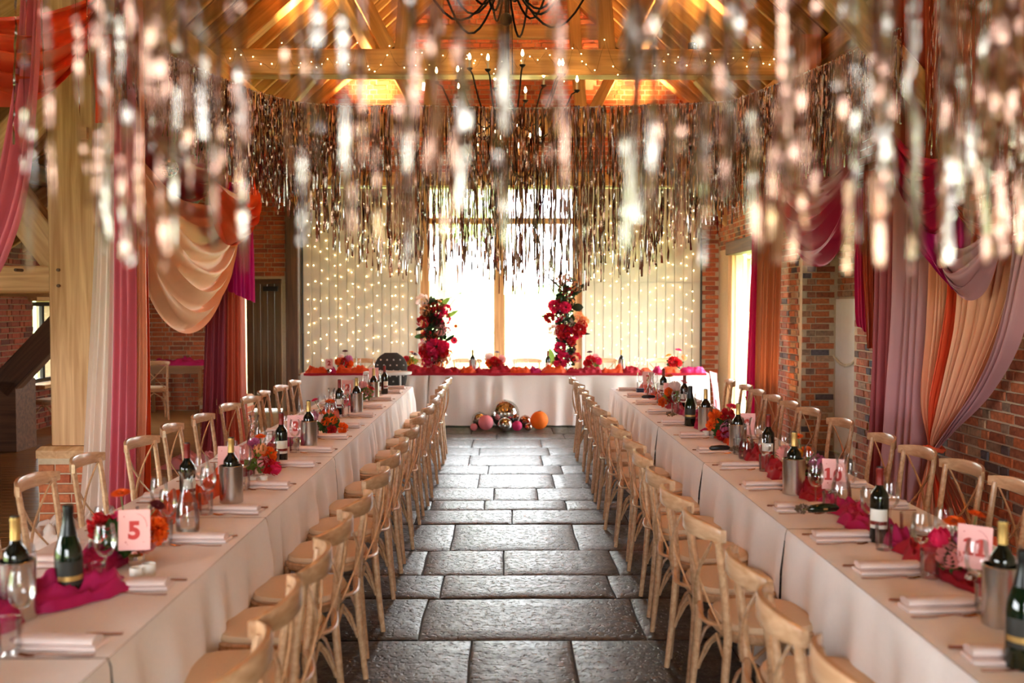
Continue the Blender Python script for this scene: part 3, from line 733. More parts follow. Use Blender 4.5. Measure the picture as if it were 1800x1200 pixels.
# trestle tables and their cloths
def make_table(L, W):
    t = thing('trestle_table', 'x', 'table')
    MB().box((0, 0, .735), (W - .02, L - .02, .03)).build('table_top', 'wood_brown', t, smooth=False)
    for sx in (-1, 1):
        for sy in (-1, 1): MB().tube([(sx * (W / 2 - .1), sy * (L / 2 - .2), 0), (sx * (W / 2 - .1), sy * (L / 2 - .2), .72)], .016, 8).build('leg', 'steel_dark', t)
    return t
def cloth(x0, x1, y0, y1, label, group, open0, open1, seed, hem=.02, amp=.034):
    """cloth over a table top, with a softly folded skirt on every free side"""
    cx, cy, hx, hy = (x0 + x1) / 2, (y0 + y1) / 2, (x1 - x0) / 2, (y1 - y0) / 2
    rnd = random.Random(seed); mb = MB()
    nx, ny = 8, 18
    mb.grid(nx, ny, lambda u, v: ((u * 2 - 1) * hx, (v * 2 - 1) * hy, TZ + .0008 * N3(u * 4, v * 9, seed)))
    per = []       # free perimeter, as lists of (x, y, nx, ny)
    def side(a, b, n, nrm):
        return [(a[0] + (b[0] - a[0]) * i / n, a[1] + (b[1] - a[1]) * i / n, nrm[0], nrm[1]) for i in range(n + 1)]
    A, B, C, D = (-hx, -hy), (hx, -hy), (hx, hy), (-hx, hy)
    runs = []
    def corner(p, n0, n1): return [(p[0], p[1], n0[0] * cos(t) + n1[0] * sin(t), n0[1] * cos(t) + n1[1] * sin(t)) for t in [pi / 2 * k / 4 for k in range(1, 4)]]
    big = hx > hy
    ns, ne = (30, 60) if big else (60, 30)
    S1 = side(B, C, ns, (1, 0)); S2 = side(C, D, ne, (0, 1)); S3 = side(D, A, ns, (-1, 0)); S4 = side(A, B, ne, (0, -1))
    segs = [S1]
    if open1: segs += [corner(C, (1, 0), (0, 1)), S2, corner(D, (0, 1), (-1, 0))]
    else: segs += [None]
    segs += [S3]
    if open0: segs += [corner(A, (-1, 0), (0, -1)), S4, corner(B, (0, -1), (1, 0))]
    cur = []
    for sg in segs:
        if sg is None: runs.append(cur); cur = []
        else: cur = cur + sg
    runs.append(cur)
    if open0 and not open1 and len(runs) == 2: runs = [runs[1] + runs[0]]
    rows = [0, .03, .1, .25, .45, .7, 1]
    for run in runs:
        vs = []; n = len(run); dist = 0; prev = None; ds = []
        for p in run:
            if prev: dist += math.hypot(p[0] - prev[0], p[1] - prev[1]) + .03 * (p[2] != prev[2])
            ds.append(dist); prev = p
        for r in rows:
            for p, s in zip(run, ds):
                f = (.5 + .5 * sin(s * 15 + 5 * N3(s * 1.7, seed)) + .6 * N3(s * 7, seed, 3)) * amp * min(1, r * 4) * (.6 + .7 * r)
                f += .01 * r + .006 * (r > 0) + .02 * r * max(0, N3(s * .9, seed, 8))
                z = TZ - .002 - (TZ - hem) * r - (.004 * (r == 0) * 0)
                vs.append((p[0] + p[2] * f, p[1] + p[3] * f, z))
        mb.add(vs, [(j * n + i, (j + 1) * n + i, (j + 1) * n + i + 1, j * n + i + 1) for j in range(len(rows) - 1) for i in range(n - 1)])
    o = mb.build('tablecloth', 'linen', None, (cx, cy, 0), ang=60)
    return tag(o, label, 'tablecloth', group)
TB = Repeat(make_table(1.82, .74))
for side, far, cards in (('L', 11.9, '2 to 5'), ('R', 11.65, '7 to 11')):
    xa, xo = EDGE[side]; x0, x1 = min(xa, xo), max(xa, xo)
    for k in range(6):
        y1 = far - 1.83 * k; y0 = y1 - 1.83
        TB.put(((x0 + x1) / 2, (y0 + y1) / 2, 0), 0, '%s trestle table from the head table under its cloth in the %s' % (ORD[k], ROW[side]), 'trestle tables of the ' + ROW[side])
        cloth(x0 - .002, x1 + .002, y0 + .004, y1 - .004, '%s white tablecloth from the head table in the %s' % (ORD[k], ROW[side]), 'cloths of the ' + ROW[side], k == 5, k == 0, k + (7 if side == 'R' else 0))
HY = 14.12
TBH = Repeat(make_table(1.9, .74))
for k, (a, b) in enumerate(((528, 753), (754.5, 1005.5), (1007, 1248))):
    xa, xb = (a - 888) / F * HY, (b - 888) / F * HY
    nm = ['beside the padded high chair', 'behind the pile of mirror balls', 'beside the orange brick pier'][k]
    o = TBH.put(((xa + xb) / 2, HY + .38, 0), R(90), 'head table length under its white cloth ' + nm)
    cloth(xa + .008, xb - .008, HY, HY + .76, 'white floor-length head tablecloth ' + nm, None, True, True, 30 + k, amp=.035)

# ------------------------------------------------------------------ tableware
def lathe_obj(name, prof, m, parent, n=20, cap0=True, cap1=False, ang=40):
    return MB().lathe(prof, n, cap0=cap0, cap1=cap1).build(name, m, parent, ang=ang)
def make_bottle(name, kind):
    t = thing(name, 'x', 'bottle')
    if kind == 'champagne':
        prof = [(.012, .006), (.043, 0), (.0445, .008), (.0445, .15), (.042, .175), (.033, .205), (.0225, .235), (.0165, .262), (.0155, .285)]
        lathe_obj('glass_body', prof, 'bottle_green', t); lathe_obj('foil_capsule', [(.0185, .225), (.0275, .222), (.0195, .26), (.0165, .288), (.0175, .292), (.0175, .318), (.014, .322)], 'foil_black', t, cap1=True)
        lathe_obj('gold_band', [(.0285, .214), (.0283, .2155), (.0262, .226), (.024, .23)], 'foil_gold', t, cap0=False)
        lab = 'label_dark'; r = .0449
    else:
        prof = [(.012, .008), (.035, 0), (.0375, .006), (.0375, .185), (.0355, .2), (.025, .216), (.0165, .228), (.0145, .25), (.0138, .295), (.0148, .298), (.0148, .306)]
        lathe_obj('glass_body', prof, 'bottle_glass', t, cap1=True)
        lathe_obj('foil_capsule', [(.0158, .238), (.0152, .26), (.0148, .295), (.0158, .298), (.0156, .308), (.01, .309)], 'foil_red' if kind == 'red' else 'foil_gold', t, cap0=False, cap1=True)
        lathe_obj('cork_top', [(.0135, .306), (.0135, .313)], 'black_plastic', t, cap1=True)
        lab = 'label_white'; r = .0378
    mb = MB(); n = 12
    mb.grid(n, 2, lambda u, v: (r * cos(-pi / 2 + (u - .5) * 2.2), r * sin(-pi / 2 + (u - .5) * 2.2), .06 + v * .08)); lb = mb.build('paper_label', lab, t)
    mb = MB(); r2 = r + .0004
    mb.grid(n, 2, lambda u, v: (r2 * cos(-pi / 2 + (u - .5) * 2.1), r2 * sin(-pi / 2 + (u - .5) * 2.1), .075 + v * .016)); mb.build('label_stripe', 'foil_red' if kind != 'champagne' else 'foil_gold', lb)
    return t
BT = {k: Repeat(make_bottle('wine_bottle' if k != 'champagne' else 'champagne_bottle', k)) for k in ('red', 'gold', 'champagne')}
t = thing('wine_cooler', 'x', 'wine cooler')
lathe_obj('cooler_body', [(.052, 0), (.057, .003), (.0575, .18), (.0585, .184), (.0565, .187), (.05, .186), (.05, .012), (.0, .011)], 'steel', t, 28, cap0=True)
WC = Repeat(t)
t = thing('glass_carafe', 'x', 'carafe')
lathe_obj('glass_body', [(.03, .002), (.046, 0), (.05, .01), (.05, .06), (.046, .1), (.034, .15), (.025, .19), (.023, .215), (.027, .24), (.036, .262), (.0345, .262), (.025, .24), (.021, .215)], 'clear_glass', t, 24)
lathe_obj('water', [(.043, .006), (.0475, .012), (.0475, .06), (.044, .1), (.04, .12), (0, .12)], 'water', t, 24)
CF = Repeat(t)
t = thing('wine_glass', 'x', 'wine glass')
lathe_obj('foot', [(.034, 0), (.034, .0015), (.01, .005), (.004, .012)], 'clear_glass', t, 18)
lathe_obj('stem', [(.004, .012), (.0035, .05), (.005, .088)], 'clear_glass', t, 8, cap0=False)
lathe_obj('bowl', [(.005, .088), (.022, .096), (.034, .115), (.0385, .14), (.037, .17), (.031, .205), (.0305, .205)], 'clear_glass', t, 18, cap0=False)
WG = Repeat(t)
t = thing('water_tumbler', 'x', 'tumbler')
lathe_obj('glass_wall', [(.029, .0), (.031, .002), (.0345, .1), (.033, .1), (.0295, .012), (0, .01)], 'clear_glass', t, 18)
lathe_obj('rim', [(.0345, .098), (.0348, .1005), (.033, .1005)], 'clear_glass', t, 18, cap0=False)
TU = Repeat(t)
t = thing('tea_light_cup', 'x', 'tea light')
lathe_obj('cup', [(.02, 0), (.022, .002), (.024, .045), (.022, .045), (.02, .01)], 'plaster', t, 16); lathe_obj('wax', [(.0, .03), (.021, .031)], 'candle', t, 16, cap0=False)
TL = Repeat(t)
# folded napkin: a soft roll flattened, folds showing on its long side
def make_napkin():
    t = thing('folded_napkin', 'x', 'napkin')
    for k, (w, l, z0, th, dx, ex) in enumerate(((.1, .235, .0, .013, 0, .45), (.075, .228, .0125, .024, .004, .85))):
        mb = MB(); n = 12; m = 9; sec = 12; vs = []
        for i in range(m):
            u = -1 + 2 * i / (m - 1); q = 1 - .06 * abs(u) ** 4
            for s in range(sec):
                a = 2 * pi * s / sec; c, si = cos(a), sin(a)
                x = dx + u * l / 2; yy = w / 2 * q * math.copysign(abs(c) ** ex, c) + .012 * k; zz = z0 + th / 2 + th / 2 * math.copysign(abs(si) ** ex, si) * (1 + (.35 * N3(u * 2, yy * 30, k) if si > 0 else 0))
                vs.append((x, yy, zz))
        mb.add(vs, [(i * sec + s, i * sec + (s + 1) % sec, (i + 1) * sec + (s + 1) % sec, (i + 1) * sec + s) for i in range(m - 1) for s in range(sec)] + [tuple(range(sec - 1, -1, -1)), tuple((m - 1) * sec + s for s in range(sec))])
        mb.build('fold', 'napkin', t, ang=60)
    return t
NP = Repeat(make_napkin())
def plate(mb, outline, z0, z1, camber=None):
    n = len(outline); f = camber or (lambda x: 0)
    mb.add([(x, y, z0 + f(x)) for x, y in outline] + [(x, y, z1 + f(x)) for x, y in outline], [tuple(range(n - 1, -1, -1)), tuple(range(n, 2 * n))] + [(i, (i + 1) % n, n + (i + 1) % n, n + i) for i in range(n)])
def make_knife():
    t = thing('table_knife', 'x', 'knife')
    a = MB(); plate(a, [(-.115, -.007), (-.01, -.005), (-.01, .005), (-.115, .008), (-.12, 0)], .0005, .006); a.build('handle', 'cutlery', t, smooth=False)
    b = MB(); plate(b, [(-.01, -.005), (.1, -.009), (.112, -.004), (.115, .004), (-.01, .005)], .001, .003); b.build('blade', 'cutlery', t, smooth=False); return t
def make_fork():
    t = thing('table_fork', 'x', 'fork'); cb = lambda x: .006 * max(0, 1 - ((x - .03) / .05) ** 2)
    a = MB(); vs = []
    xs = [-.11, -.08, -.04, 0, .03, .055]; ws = [.007, .006, .004, .003, .004, .011]
    for x, ww in zip(xs, ws): vs += [(x, -ww, cb(x) + .0005), (x, ww, cb(x) + .0005), (x, ww, cb(x) + .003), (x, -ww, cb(x) + .003)]
    a.add(vs, [(i * 4 + k, i * 4 + 4 + k, i * 4 + 4 + (k + 1) % 4, i * 4 + (k + 1) % 4) for i in range(5) for k in range(4)] + [(0, 1, 2, 3), (23, 22, 21, 20)]); a.build('handle', 'cutlery', t)
    for k in range(4): MB().tube([(.053, -.009 + .006 * k, .004), (.075, -.009 + .006 * k, .003), (.1, -.009 + .006 * k, .008)], .0016, 5).build('tine', 'cutlery', t)
    return t
KN, FK = Repeat(make_knife()), Repeat(make_fork())
def place(side, inner, D, num):
    xa, xo = EDGE[side]; s = -1 if side == 'L' else 1      # from the aisle into the table
    e = xa if inner else xo; dr = s if inner else -s
    wh = ('aisle side of the ' if inner else 'outer side of the ') + ROW[side]; nth = ORD[num]
    rz = (0 if dr > 0 else pi); j = lambda q=.008: U(-q, q)
    NP.put((e + dr * .165 + j(), D + j(), TZ + .001), rz + j(.06), '%s pale pink folded napkin from the head table, %s' % (nth, wh), 'napkins on the ' + wh)
    KN.put((e + dr * .15 + j(), D + .085 + j(), TZ + .001), rz + j(.05), '%s copper knife from the head table, %s' % (nth, wh), 'knives on the ' + wh)
    FK.put((e + dr * .15 + j(), D - .085 + j(), TZ + .001), rz + j(.05), '%s copper fork from the head table, %s' % (nth, wh), 'forks on the ' + wh)
    for rep, r, ax, ad, lab, grp in ((WG, .036, .315, .07, '%s clear wine glass from the head table, %s', 'wine glasses on the '), (TU, .034, .285, -.06, '%s clear tumbler from the head table, %s', 'tumblers on the ')):
        for sx, sd_ in ((0, 0), (0, .05), (0, -.05), (.04, .02), (.04, -.06), (.02, .09), (-.03, .06), (.05, .1), (0, -.12)):      # stand it clear of its neighbours
            q = (e + dr * (ax + sx + j(.008)), D + ad + sd_ + j(.015))
            if all((q[0] - o[0]) ** 2 + (q[1] - o[1]) ** 2 > (r + o[2]) ** 2 for o in OCC):
                OCC.append((q[0], q[1], r)); rep.put((q[0], q[1], TZ + .001), 0, lab % (nth, wh), grp + wh); break
def places(side, inner, Ds):
    for k, D in enumerate(sorted(Ds, reverse=True)): place(side, inner, D, k)
# bottles, coolers and carafes where the photograph shows them standing
def TP(x, y): p = PZ(x, y, TZ); p.z = TZ + .001; return p
def clampx(p, side):
    a, b = sorted(EDGE[side]); p.x = min(max(p.x, a + .08), b - .08); OCC.append((p.x, p.y, .062)); return p
OCC = []
COOL = [(30, 1088, 'L', 'nearest the champagne with the green shoulder'), (407, 883, 'L', 'in front of table card four'), (543, 787, 'L', 'beside table card three'), (627, 727, 'L', 'beside table card two'), (657, 703, 'L', 'by the high chair end of the table'),
        (1760, 1098, 'R', 'behind table card eleven'), (1395, 868, 'R', 'between the posy and table card ten'), (1297, 794, 'R', 'beside table card nine'), (1240, 757, 'R', 'beside the mauve peony posy')]
for x, y, sd, lb in COOL:
    p = clampx(TP(x, y), sd); WC.put(p, U(0, 3), 'brushed steel wine cooler ' + lb)
    BT['gold'].put(p + V((0, 0, .0125)), U(-.4, .4), 'gold capped wine bottle in the steel cooler ' + lb)
for k, x, y, sd, lb in [('champagne', 122, 1056, 'L', 'dark green champagne bottle next to the fuchsia chiffon and card five'), ('red', 495, 813, 'L', 'red capped wine bottle between cards three and four'), ('red', 597, 728, 'L', 'red capped wine bottle in front of card two'),
                        ('red', 330, 890, 'L', 'red capped wine bottle behind the glass carafe near card five'), ('red', 676, 692, 'L', 'red capped wine bottle at the high chair end'),
                        ('red', 1545, 952, 'R', 'red capped wine bottle standing by the orange gerbera near card ten'), ('red', 1350, 818, 'R', 'red capped wine bottle between cards nine and ten'), ('champagne', 1213, 748, 'R', 'dark champagne bottle beside card eight'),
                        ('champagne', 1797, 1172, 'R', 'large dark champagne bottle in front of the cooler by card eleven'), ('red', 1166, 700, 'R', 'dark wine bottle behind card eight'), ('red', 1203, 718, 'R', 'wine bottle behind the champagne beside card eight')]:
    BT[k].put(clampx(TP(x, y), sd), U(-.5, .5) + (.5 if sd == 'L' else -.5), lb, scale=1.0)
for x, y, sd, lb in [(330, 934, 'L', 'full water carafe beside the orange chiffon near card five'), (447, 800, 'L', 'water carafe by the pink posy near card four'), (583, 735, 'L', 'water carafe beside card two'), (1478, 892, 'R', 'water carafe in front of card ten'), (1312, 806, 'R', 'water carafe in front of card nine'), (1145, 700, 'R', 'water carafe in front of card seven')]:
    CF.put(clampx(TP(x, y), sd), 0, 'clear glass ' + lb)
for x, y, sd, lb in [(240, 1019, 'L', 'under card five, farther from the aisle'), (262, 1012, 'L', 'under card five, nearer the aisle'), (443, 853, 'L', 'by card four, farther from the aisle'), (463, 851, 'L', 'by card four, nearer the aisle'), (1240, 768, 'R', 'by the mauve peony posy, nearer the aisle'), (1255, 768, 'R', 'by the mauve peony posy, farther from the aisle')]:
    TL.put(TP(x, y), 0, 'white china tea light cup ' + lb, 'white china tea light cups')

# table number cards, with their numerals
def card(num, p, rz, label, h=.15, wd=.115, tilt=.06):
    """card clipped into a little mirror ball, which stands on the table"""
    t = thing('table_number_card', label, 'table number', (p[0], p[1], TZ + .001), rz)
    HB = .07
    MB().sphere((0, .012, .034), .034, 12, 8).build('mirror_ball_holder', 'mirror', t, smooth=False)
    MB().box((0, .004, .068), (.02, .008, .016)).build('clip', 'steel', t, smooth=False)
    b = MB().box((0, 0, h / 2), (wd, .003, h)).build('card', 'card_pink', t, (0, 0, HB), smooth=False); b.rotation_euler = (-tilt, 0, 0)
    cu = bpy.data.curves.new('n', 'FONT'); cu.body = num if '1' not in num else '0'; cu.size = .088; cu.align_x = 'CENTER'; cu.extrude = .0004; cu.offset = .0042
    to = bpy.data.objects.new('n', cu); COL.objects.link(to); dg = bpy.context.evaluated_depsgraph_get(); me = bpy.data.meshes.new_from_object(to.evaluated_get(dg)); bpy.data.objects.remove(to)
    me.materials.clear(); me.materials.append(MATS['numeral_red'])
    if num in ('10',) or '1' not in num: obj('numeral', me, b, (.016 if num == '10' else 0, -.0022, .044), (R(90), 0, 0), .85 if num == '10' else None)
    for x1 in {'1': (0,), '10': (-.028,), '11': (-.02, .02)}.get(num, ()):      # slab serif one
        o1 = MB(); plate(o1, [(x1 - .017, 0), (x1 + .017, 0), (x1 + .017, .01), (x1 + .008, .01), (x1 + .008, .06), (x1 - .004, .06), (x1 - .017, .052), (x1 - .017, .043), (x1 - .008, .046), (x1 - .008, .01), (x1 - .017, .01)], -.0004, .0004)
        o1.build('numeral', 'numeral_red', b, (0, -.0022, .045), False, rot=(R(90), 0, 0))
    for (dx, dz, r) in ((-.036, .125, .004), (-.03, .03, .005), (-.024, .022, .003), (.034, .03, .003), (.036, .118, .0025)):   # little printed sparkles
        MB().add([(dx - r, -.0019, dz), (dx - r * .25, -.0019, dz - r * .25), (dx, -.0019, dz - r), (dx + r * .25, -.0019, dz - r * .25), (dx + r, -.0019, dz), (dx + r * .25, -.0019, dz + r * .25), (dx, -.0019, dz + r), (dx - r * .25, -.0019, dz + r * .25)], [tuple(range(8))]).build('printed_star', 'numeral_red', b, smooth=False)
    arc = [(.006 + .04 * cos(a), -.0021, .085 + .05 * sin(a)) for a in [R(85 - 85 * k / 10) for k in range(11)]]
    MB().tube(arc, .0006, 4).build('printed_arc', 'numeral_red', b)
    return t
for num, x, y, sd, rz, lb in [('5', 236, 967, 'L', .12, 'pink card with red numeral five'), ('4', 402, 833, 'L', .1, 'pink card with red numeral four behind the steel cooler'), ('3', 520, 768, 'L', .1, 'pink card with red numeral three'), ('2', 611, 694, 'L', .08, 'pink card with red numeral two on the long table'), ('1', 657, 668, 'L', .05, 'pink card with red numeral one by the high chair'),
                              ('7', 1139, 676, 'R', -.15, 'pink card with red numeral seven'), ('8', 1177, 700, 'R', -.12, 'pink card with red numeral eight'), ('9', 1313, 764, 'R', -.15, 'pink card with red numeral nine behind a carafe'), ('10', 1466, 860, 'R', -.25, 'pink card with red numeral ten'), ('11', 1712, 1000, 'R', -.75, 'pink card with red numeral eleven turned towards the wall')]:
    card(num, clampx(PZ(x, y, TZ + .07), sd), rz, lb)
card('2', (PD(579, 655, HY + .05).x, HY + .03, 0), 0, 'pink card with red numeral two on the head table', .135, .105)

# small things left on napkins
def blob_thing(name, label, cat, p, m, dims, rz=0, part=None):
    t = thing(name, label, cat, p, rz)
    mb = MB(); mb.sphere((0, 0, dims[2] / 2), (dims[0] / 2, dims[1] / 2, dims[2] / 2), 14, 8); mb.build(part or 'body', m, t); return t
t = thing('sunglasses_case', 'dark green glasses case on a napkin near card ten', 'glasses case', TP(1447, 914) + V((0, 0, .034)), .2)
MB().tube([(-.075, 0, .018), (-.06, 0, .02), (0, 0, .022), (.06, 0, .02), (.075, 0, .018)], [.008, .018, .022, .018, .008], 12).build('lid', 'bottle_green', t)
MB().box((0, -.021, .02), (.02, .003, .008)).build('clasp', 'foil_gold', t, smooth=False)
for x, y, lb in ((1265, 801, 'black spectacle case on a napkin between cards nine and ten'), (1140, 706, 'black spectacle case on a napkin near card eight')):
    t = thing('spectacle_case', lb, 'glasses case', TP(x, y) + V((0, 0, .034)), .1)
    MB().tube([(-.07, 0, .016), (-.055, 0, .017), (0, 0, .019), (.055, 0, .017), (.07, 0, .016)], [.006, .016, .018, .015, .006], 12).build('lid', 'black_plastic', t)
t = thing('gift_box', 'small navy gift box on a napkin near card seven', 'box', TP(1125, 695) + V((0, 0, .034)), .05)
MB().box((0, 0, .015), (.075, .05, .03)).build('base', 'navy', t, smooth=False); MB().box((0, 0, .036), (.078, .053, .014)).build('lid', 'navy', t, smooth=False)
for x, y, lb in ((1411, 913, 'dark dried flower favour on a napkin near card ten'), (1293, 803, 'brown dried flower favour on a napkin near card nine'), (1178, 738, 'brown dried flower favour on a napkin near the champagne')):
    t = thing('dried_favour', lb, 'dried flower', TP(x, y) + V((0, 0, .036)))
    mb = MB(); leaf_blob(mb, (0, 0, .012), .03, 40, .02, .35); mb.build('petals', 'bark', t, smooth=False); MB().tube([(0, 0, .01), (.06, .02, .006)], .003, 5).build('stalk', 'stem', t)

# ------------------------------------------------------------------ high chair at the head of the long table
hp = PD(685, 640, 12.95); hc = thing('high_chair', 'child high chair with star patterned charcoal pad and white tray', 'high chair', (hp.x, 12.95, 0), R(0))
mb = MB(); sh = []
for j in range(13):
    z = .6 + .5 * j / 12; q = j / 12
    hw = .215 * (1 - max(0, (q - .55) / .45) ** 3.2 * .62) * (.86 + .14 * min(1, q * 3))
    sh.append((hw, z))
def padf(u, v):
    j = v * 12; i = min(11, int(j)); f = j - i; hw = sh[i][0] * (1 - f) + sh[i + 1][0] * f; z = .6 + .5 * v
    a = 2 * pi * u; x = hw * cos(a); return (x, .08 + .035 * math.copysign(abs(sin(a)) ** .7, sin(a)) - .04 * (1 - (x / .23) ** 2) + .1 * v, z)
mb.grid(28, 13, padf, cu=True); mb.f.append(tuple(28 * 12 + k for k in range(28))); pad = mb.build('padded_back', 'star_fabric', hc, ang=60)
def star(mb, c, r, n=(0, -1, 0)):
    vs = [V(c)] + [V(c) + V((r * (1 if k % 2 == 0 else .42) * sin(pi * k / 5), -.0, r * (1 if k % 2 == 0 else .42) * cos(pi * k / 5))) for k in range(10)]
    mb.add(vs, [(0, 1 + (k + 1) % 10, 1 + k) for k in range(10)])
for r in range(6):
    for k in range(5):
        x = -.17 + .085 * k + (.042 if r % 2 else 0); v = .12 + .14 * r; z = .6 + .5 * v
        hw = sh[int(v * 12)][0]
        if abs(x) < hw - .03:
            s = -math.sqrt(max(0, 1 - (x / hw) ** 2)) ** .7; y = .08 + .035 * s - .04 * (1 - (x / .23) ** 2) + .1 * v
            m = MB(); star(m, (x, y - .003, z), .016); m.build('printed_star', 'star_white', pad, smooth=False)
m = MB(); m.sphere((0, -.06, .6), (.19, .16, .05), 18, 8); m.build('padded_seat', 'star_fabric', hc)
m = MB(); m.box((0, -.2, .5), (.26, .03, .2)); fr = m.build('leg_panel', 'star_fabric', hc, smooth=False)
for r in range(2):
    for k in range(3):
        m = MB(); star(m, (-.08 + .08 * k, -.217, .45 + .09 * r), .013); m.build('printed_star', 'star_white', fr, smooth=False)
m = MB(); m.lathe([(.3, .84), (.31, .85), (.31, .875), (.295, .88), (.28, .866), (0, .866)], 32, cap0=True); tr = m.build('tray', 'plastic_white', hc); tr.scale = (1, .62, 1); tr.location = (0, -.24, 0)
for sx in (-1, 1):
    MB().tube([(sx * .15, -.14, .6), (sx * .16, -.22, .84)], .013, 8).build('tray_arm', 'plastic_white', hc)
    for sy in (-1, 1): MB().tube([(sx * .17, sy * .13 - .02, .58), (sx * .27, sy * .26 - .02, .0)], .016, 8).build('leg', 'plastic_white', hc)

# ------------------------------------------------------------------ mirror balls and paper lanterns on the floor
def mirror_ball(label, c, r, m, nu, nv, hang=None):
    t = thing('mirror_ball', label, 'disco ball', (c[0], c[1], c[2] - r))
    mb = MB(); k = 0
    for j in range(nv):          # little square mirrors in rings, set proud of a dark core
        a0, a1 = -pi / 2 + pi * j / nv, -pi / 2 + pi * (j + 1) / nv; am = (a0 + a1) / 2; n = max(4, int(nu * cos(am) + .5))
        for i in range(n):
            b0, b1 = 2 * pi * (i + .05) / n, 2 * pi * (i + .95) / n; e = (a1 - a0) * .05
            mb.add([(r * cos(a) * cos(b), r * cos(a) * sin(b), r + r * sin(a)) for a, b in ((a0 + e, b0), (a0 + e, b1), (a1 - e, b1), (a1 - e, b0))], [(0, 1, 2, 3)])
    tag(mb.build('mirror_tiles', m, t, smooth=False), kind='stuff')
    MB().sphere((0, 0, r), r * .985, 20, 12).build('core', 'steel_dark', t)
    MB().lathe([(r * .12, 2 * r - .01), (r * .12, 2 * r + .004), (.0, 2 * r + .006)], 10).build('top_cap', 'steel', t)
    if hang: MB().tube([(0, 0, 2 * r), (0, 0, 2 * r + hang)], .002, 5).build('hanging_cord', 'iron', t)
    return t
def lantern(label, c, r, m):
    t = thing('paper_lantern', label, 'paper lantern', (c[0], c[1], c[2] - r)); nr = 14; prof = []
    for j in range(nr * 3 + 1):
        a = -pi / 2 + .16 + (pi - .32) * j / (nr * 3); q = 1 - .02 * (1 if j % 3 else 0); prof.append((r * cos(a) * q, r + r * sin(a)))
    MB().lathe(prof, 24, cap0=False).build('paper_shade', m, t)
    MB().tube([(r * .16 * cos(2 * pi * k / 12), r * .16 * sin(2 * pi * k / 12), 2 * r - .012 * r) for k in range(13)], .003, 5, cap=False).build('wire_ring', 'steel_dark', t)
    return t
for kind, x, y, r, lb in [('d', 888, 728, 25, 'largest silver mirror ball, in the middle of the pile'), ('d', 843, 738, 13.5, 'silver mirror ball half hidden behind the pale pink lantern'), ('p', 854, 743, 13.5, 'pale pink round paper lantern'), ('p', 833, 751, 6.6, 'smallest pink paper lantern at the end of the pile'),
                          ('q', 871, 737, 8.5, 'small rose mirror ball tucked beside the large one'), ('d', 888, 747, 13, 'silver mirror ball in front of the largest one'), ('f', 909, 749, 9, 'fuchsia round paper lantern'), ('q', 923, 741, 11, 'rose gold mirror ball beside the orange lantern'), ('q', 929, 751, 6.5, 'smallest rose gold mirror ball at the front of the pile'), ('o', 948, 739, 16, 'bright orange round paper lantern')]:
    D = 1.742 * F / (y + r - 534); p = PD(x, y, D); rm = r * D / F; c = (p.x, D, rm)
    if kind in 'dq': mirror_ball(lb, c, rm, 'mirror' if kind == 'd' else 'mirror_rose', 46 if r > 20 else 30, 23 if r > 20 else 15)
    else: lantern(lb, c, rm, {'p': 'paper_pink', 'f': 'paper_fuchsia', 'o': 'paper_orange'}[kind])
p = PD(296, 295, 8.7); mirror_ball('silver mirror ball hung between the drapes and the fringe', p, .085, 'mirror', 24, 12, hang=1.2)

# side table in the aisle with a heap of chiffon, and a bentwood chair
sp = thing('side_table', 'plain wooden side table in the aisle by the brick end wall', 'table', (-5.2, 15.75, 0))
MB().box((0, 0, .765), (1.05, .55, .035)).build('table_top', 'wood_brown', sp, smooth=False); MB().box((0, -.2, .7), (.9, .02, .09)).build('apron', 'wood_brown', sp, smooth=False)
for sx in (-1, 1):
    for sy in (-1, 1): MB().box((sx * .44, sy * .21, .37), (.05, .05, .75)).build('leg', 'wood_brown', sp, smooth=False)
CH.put((-5.35, 15.1, 0), R(25), 'pale cross-back chair standing in the aisle before the side table')
CH.put((-6.0, 13.2, 0), R(70), 'pale cross-back chair alone by the aisle wall')
def heap(name, label, cat, p, dims, m, seed, nu=34, nv=16, crumple=1.0):
    def f(u, v):
        x, y = (u - .5) * dims[0], (v - .5) * dims[1]; e = max(0, 1 - (2 * u - 1) ** 4) * max(0, 1 - (2 * v - 1) ** 4)
        h = dims[2] * e * (.45 + .55 * abs(N3(x * 9 * crumple, y * 9 * crumple, seed)) * 2.2 + .35 * abs(N3(x * 23, y * 23, seed + 3)))
        return (x * (1 + .12 * N3(v * 5, seed)), y * (1 + .2 * N3(u * 6, seed, 2)), .002 + h)
    return tag(MB().grid(nu, nv, f).build(name, m, None, p, ang=75), label, cat)
heap('chiffon_heap', 'crumpled fuchsia chiffon heaped on the side table', 'fabric', (-5.15, 15.75, .783), (1.1, .5, .09), 'chiffon_fuchsia', 4, 50, 22)
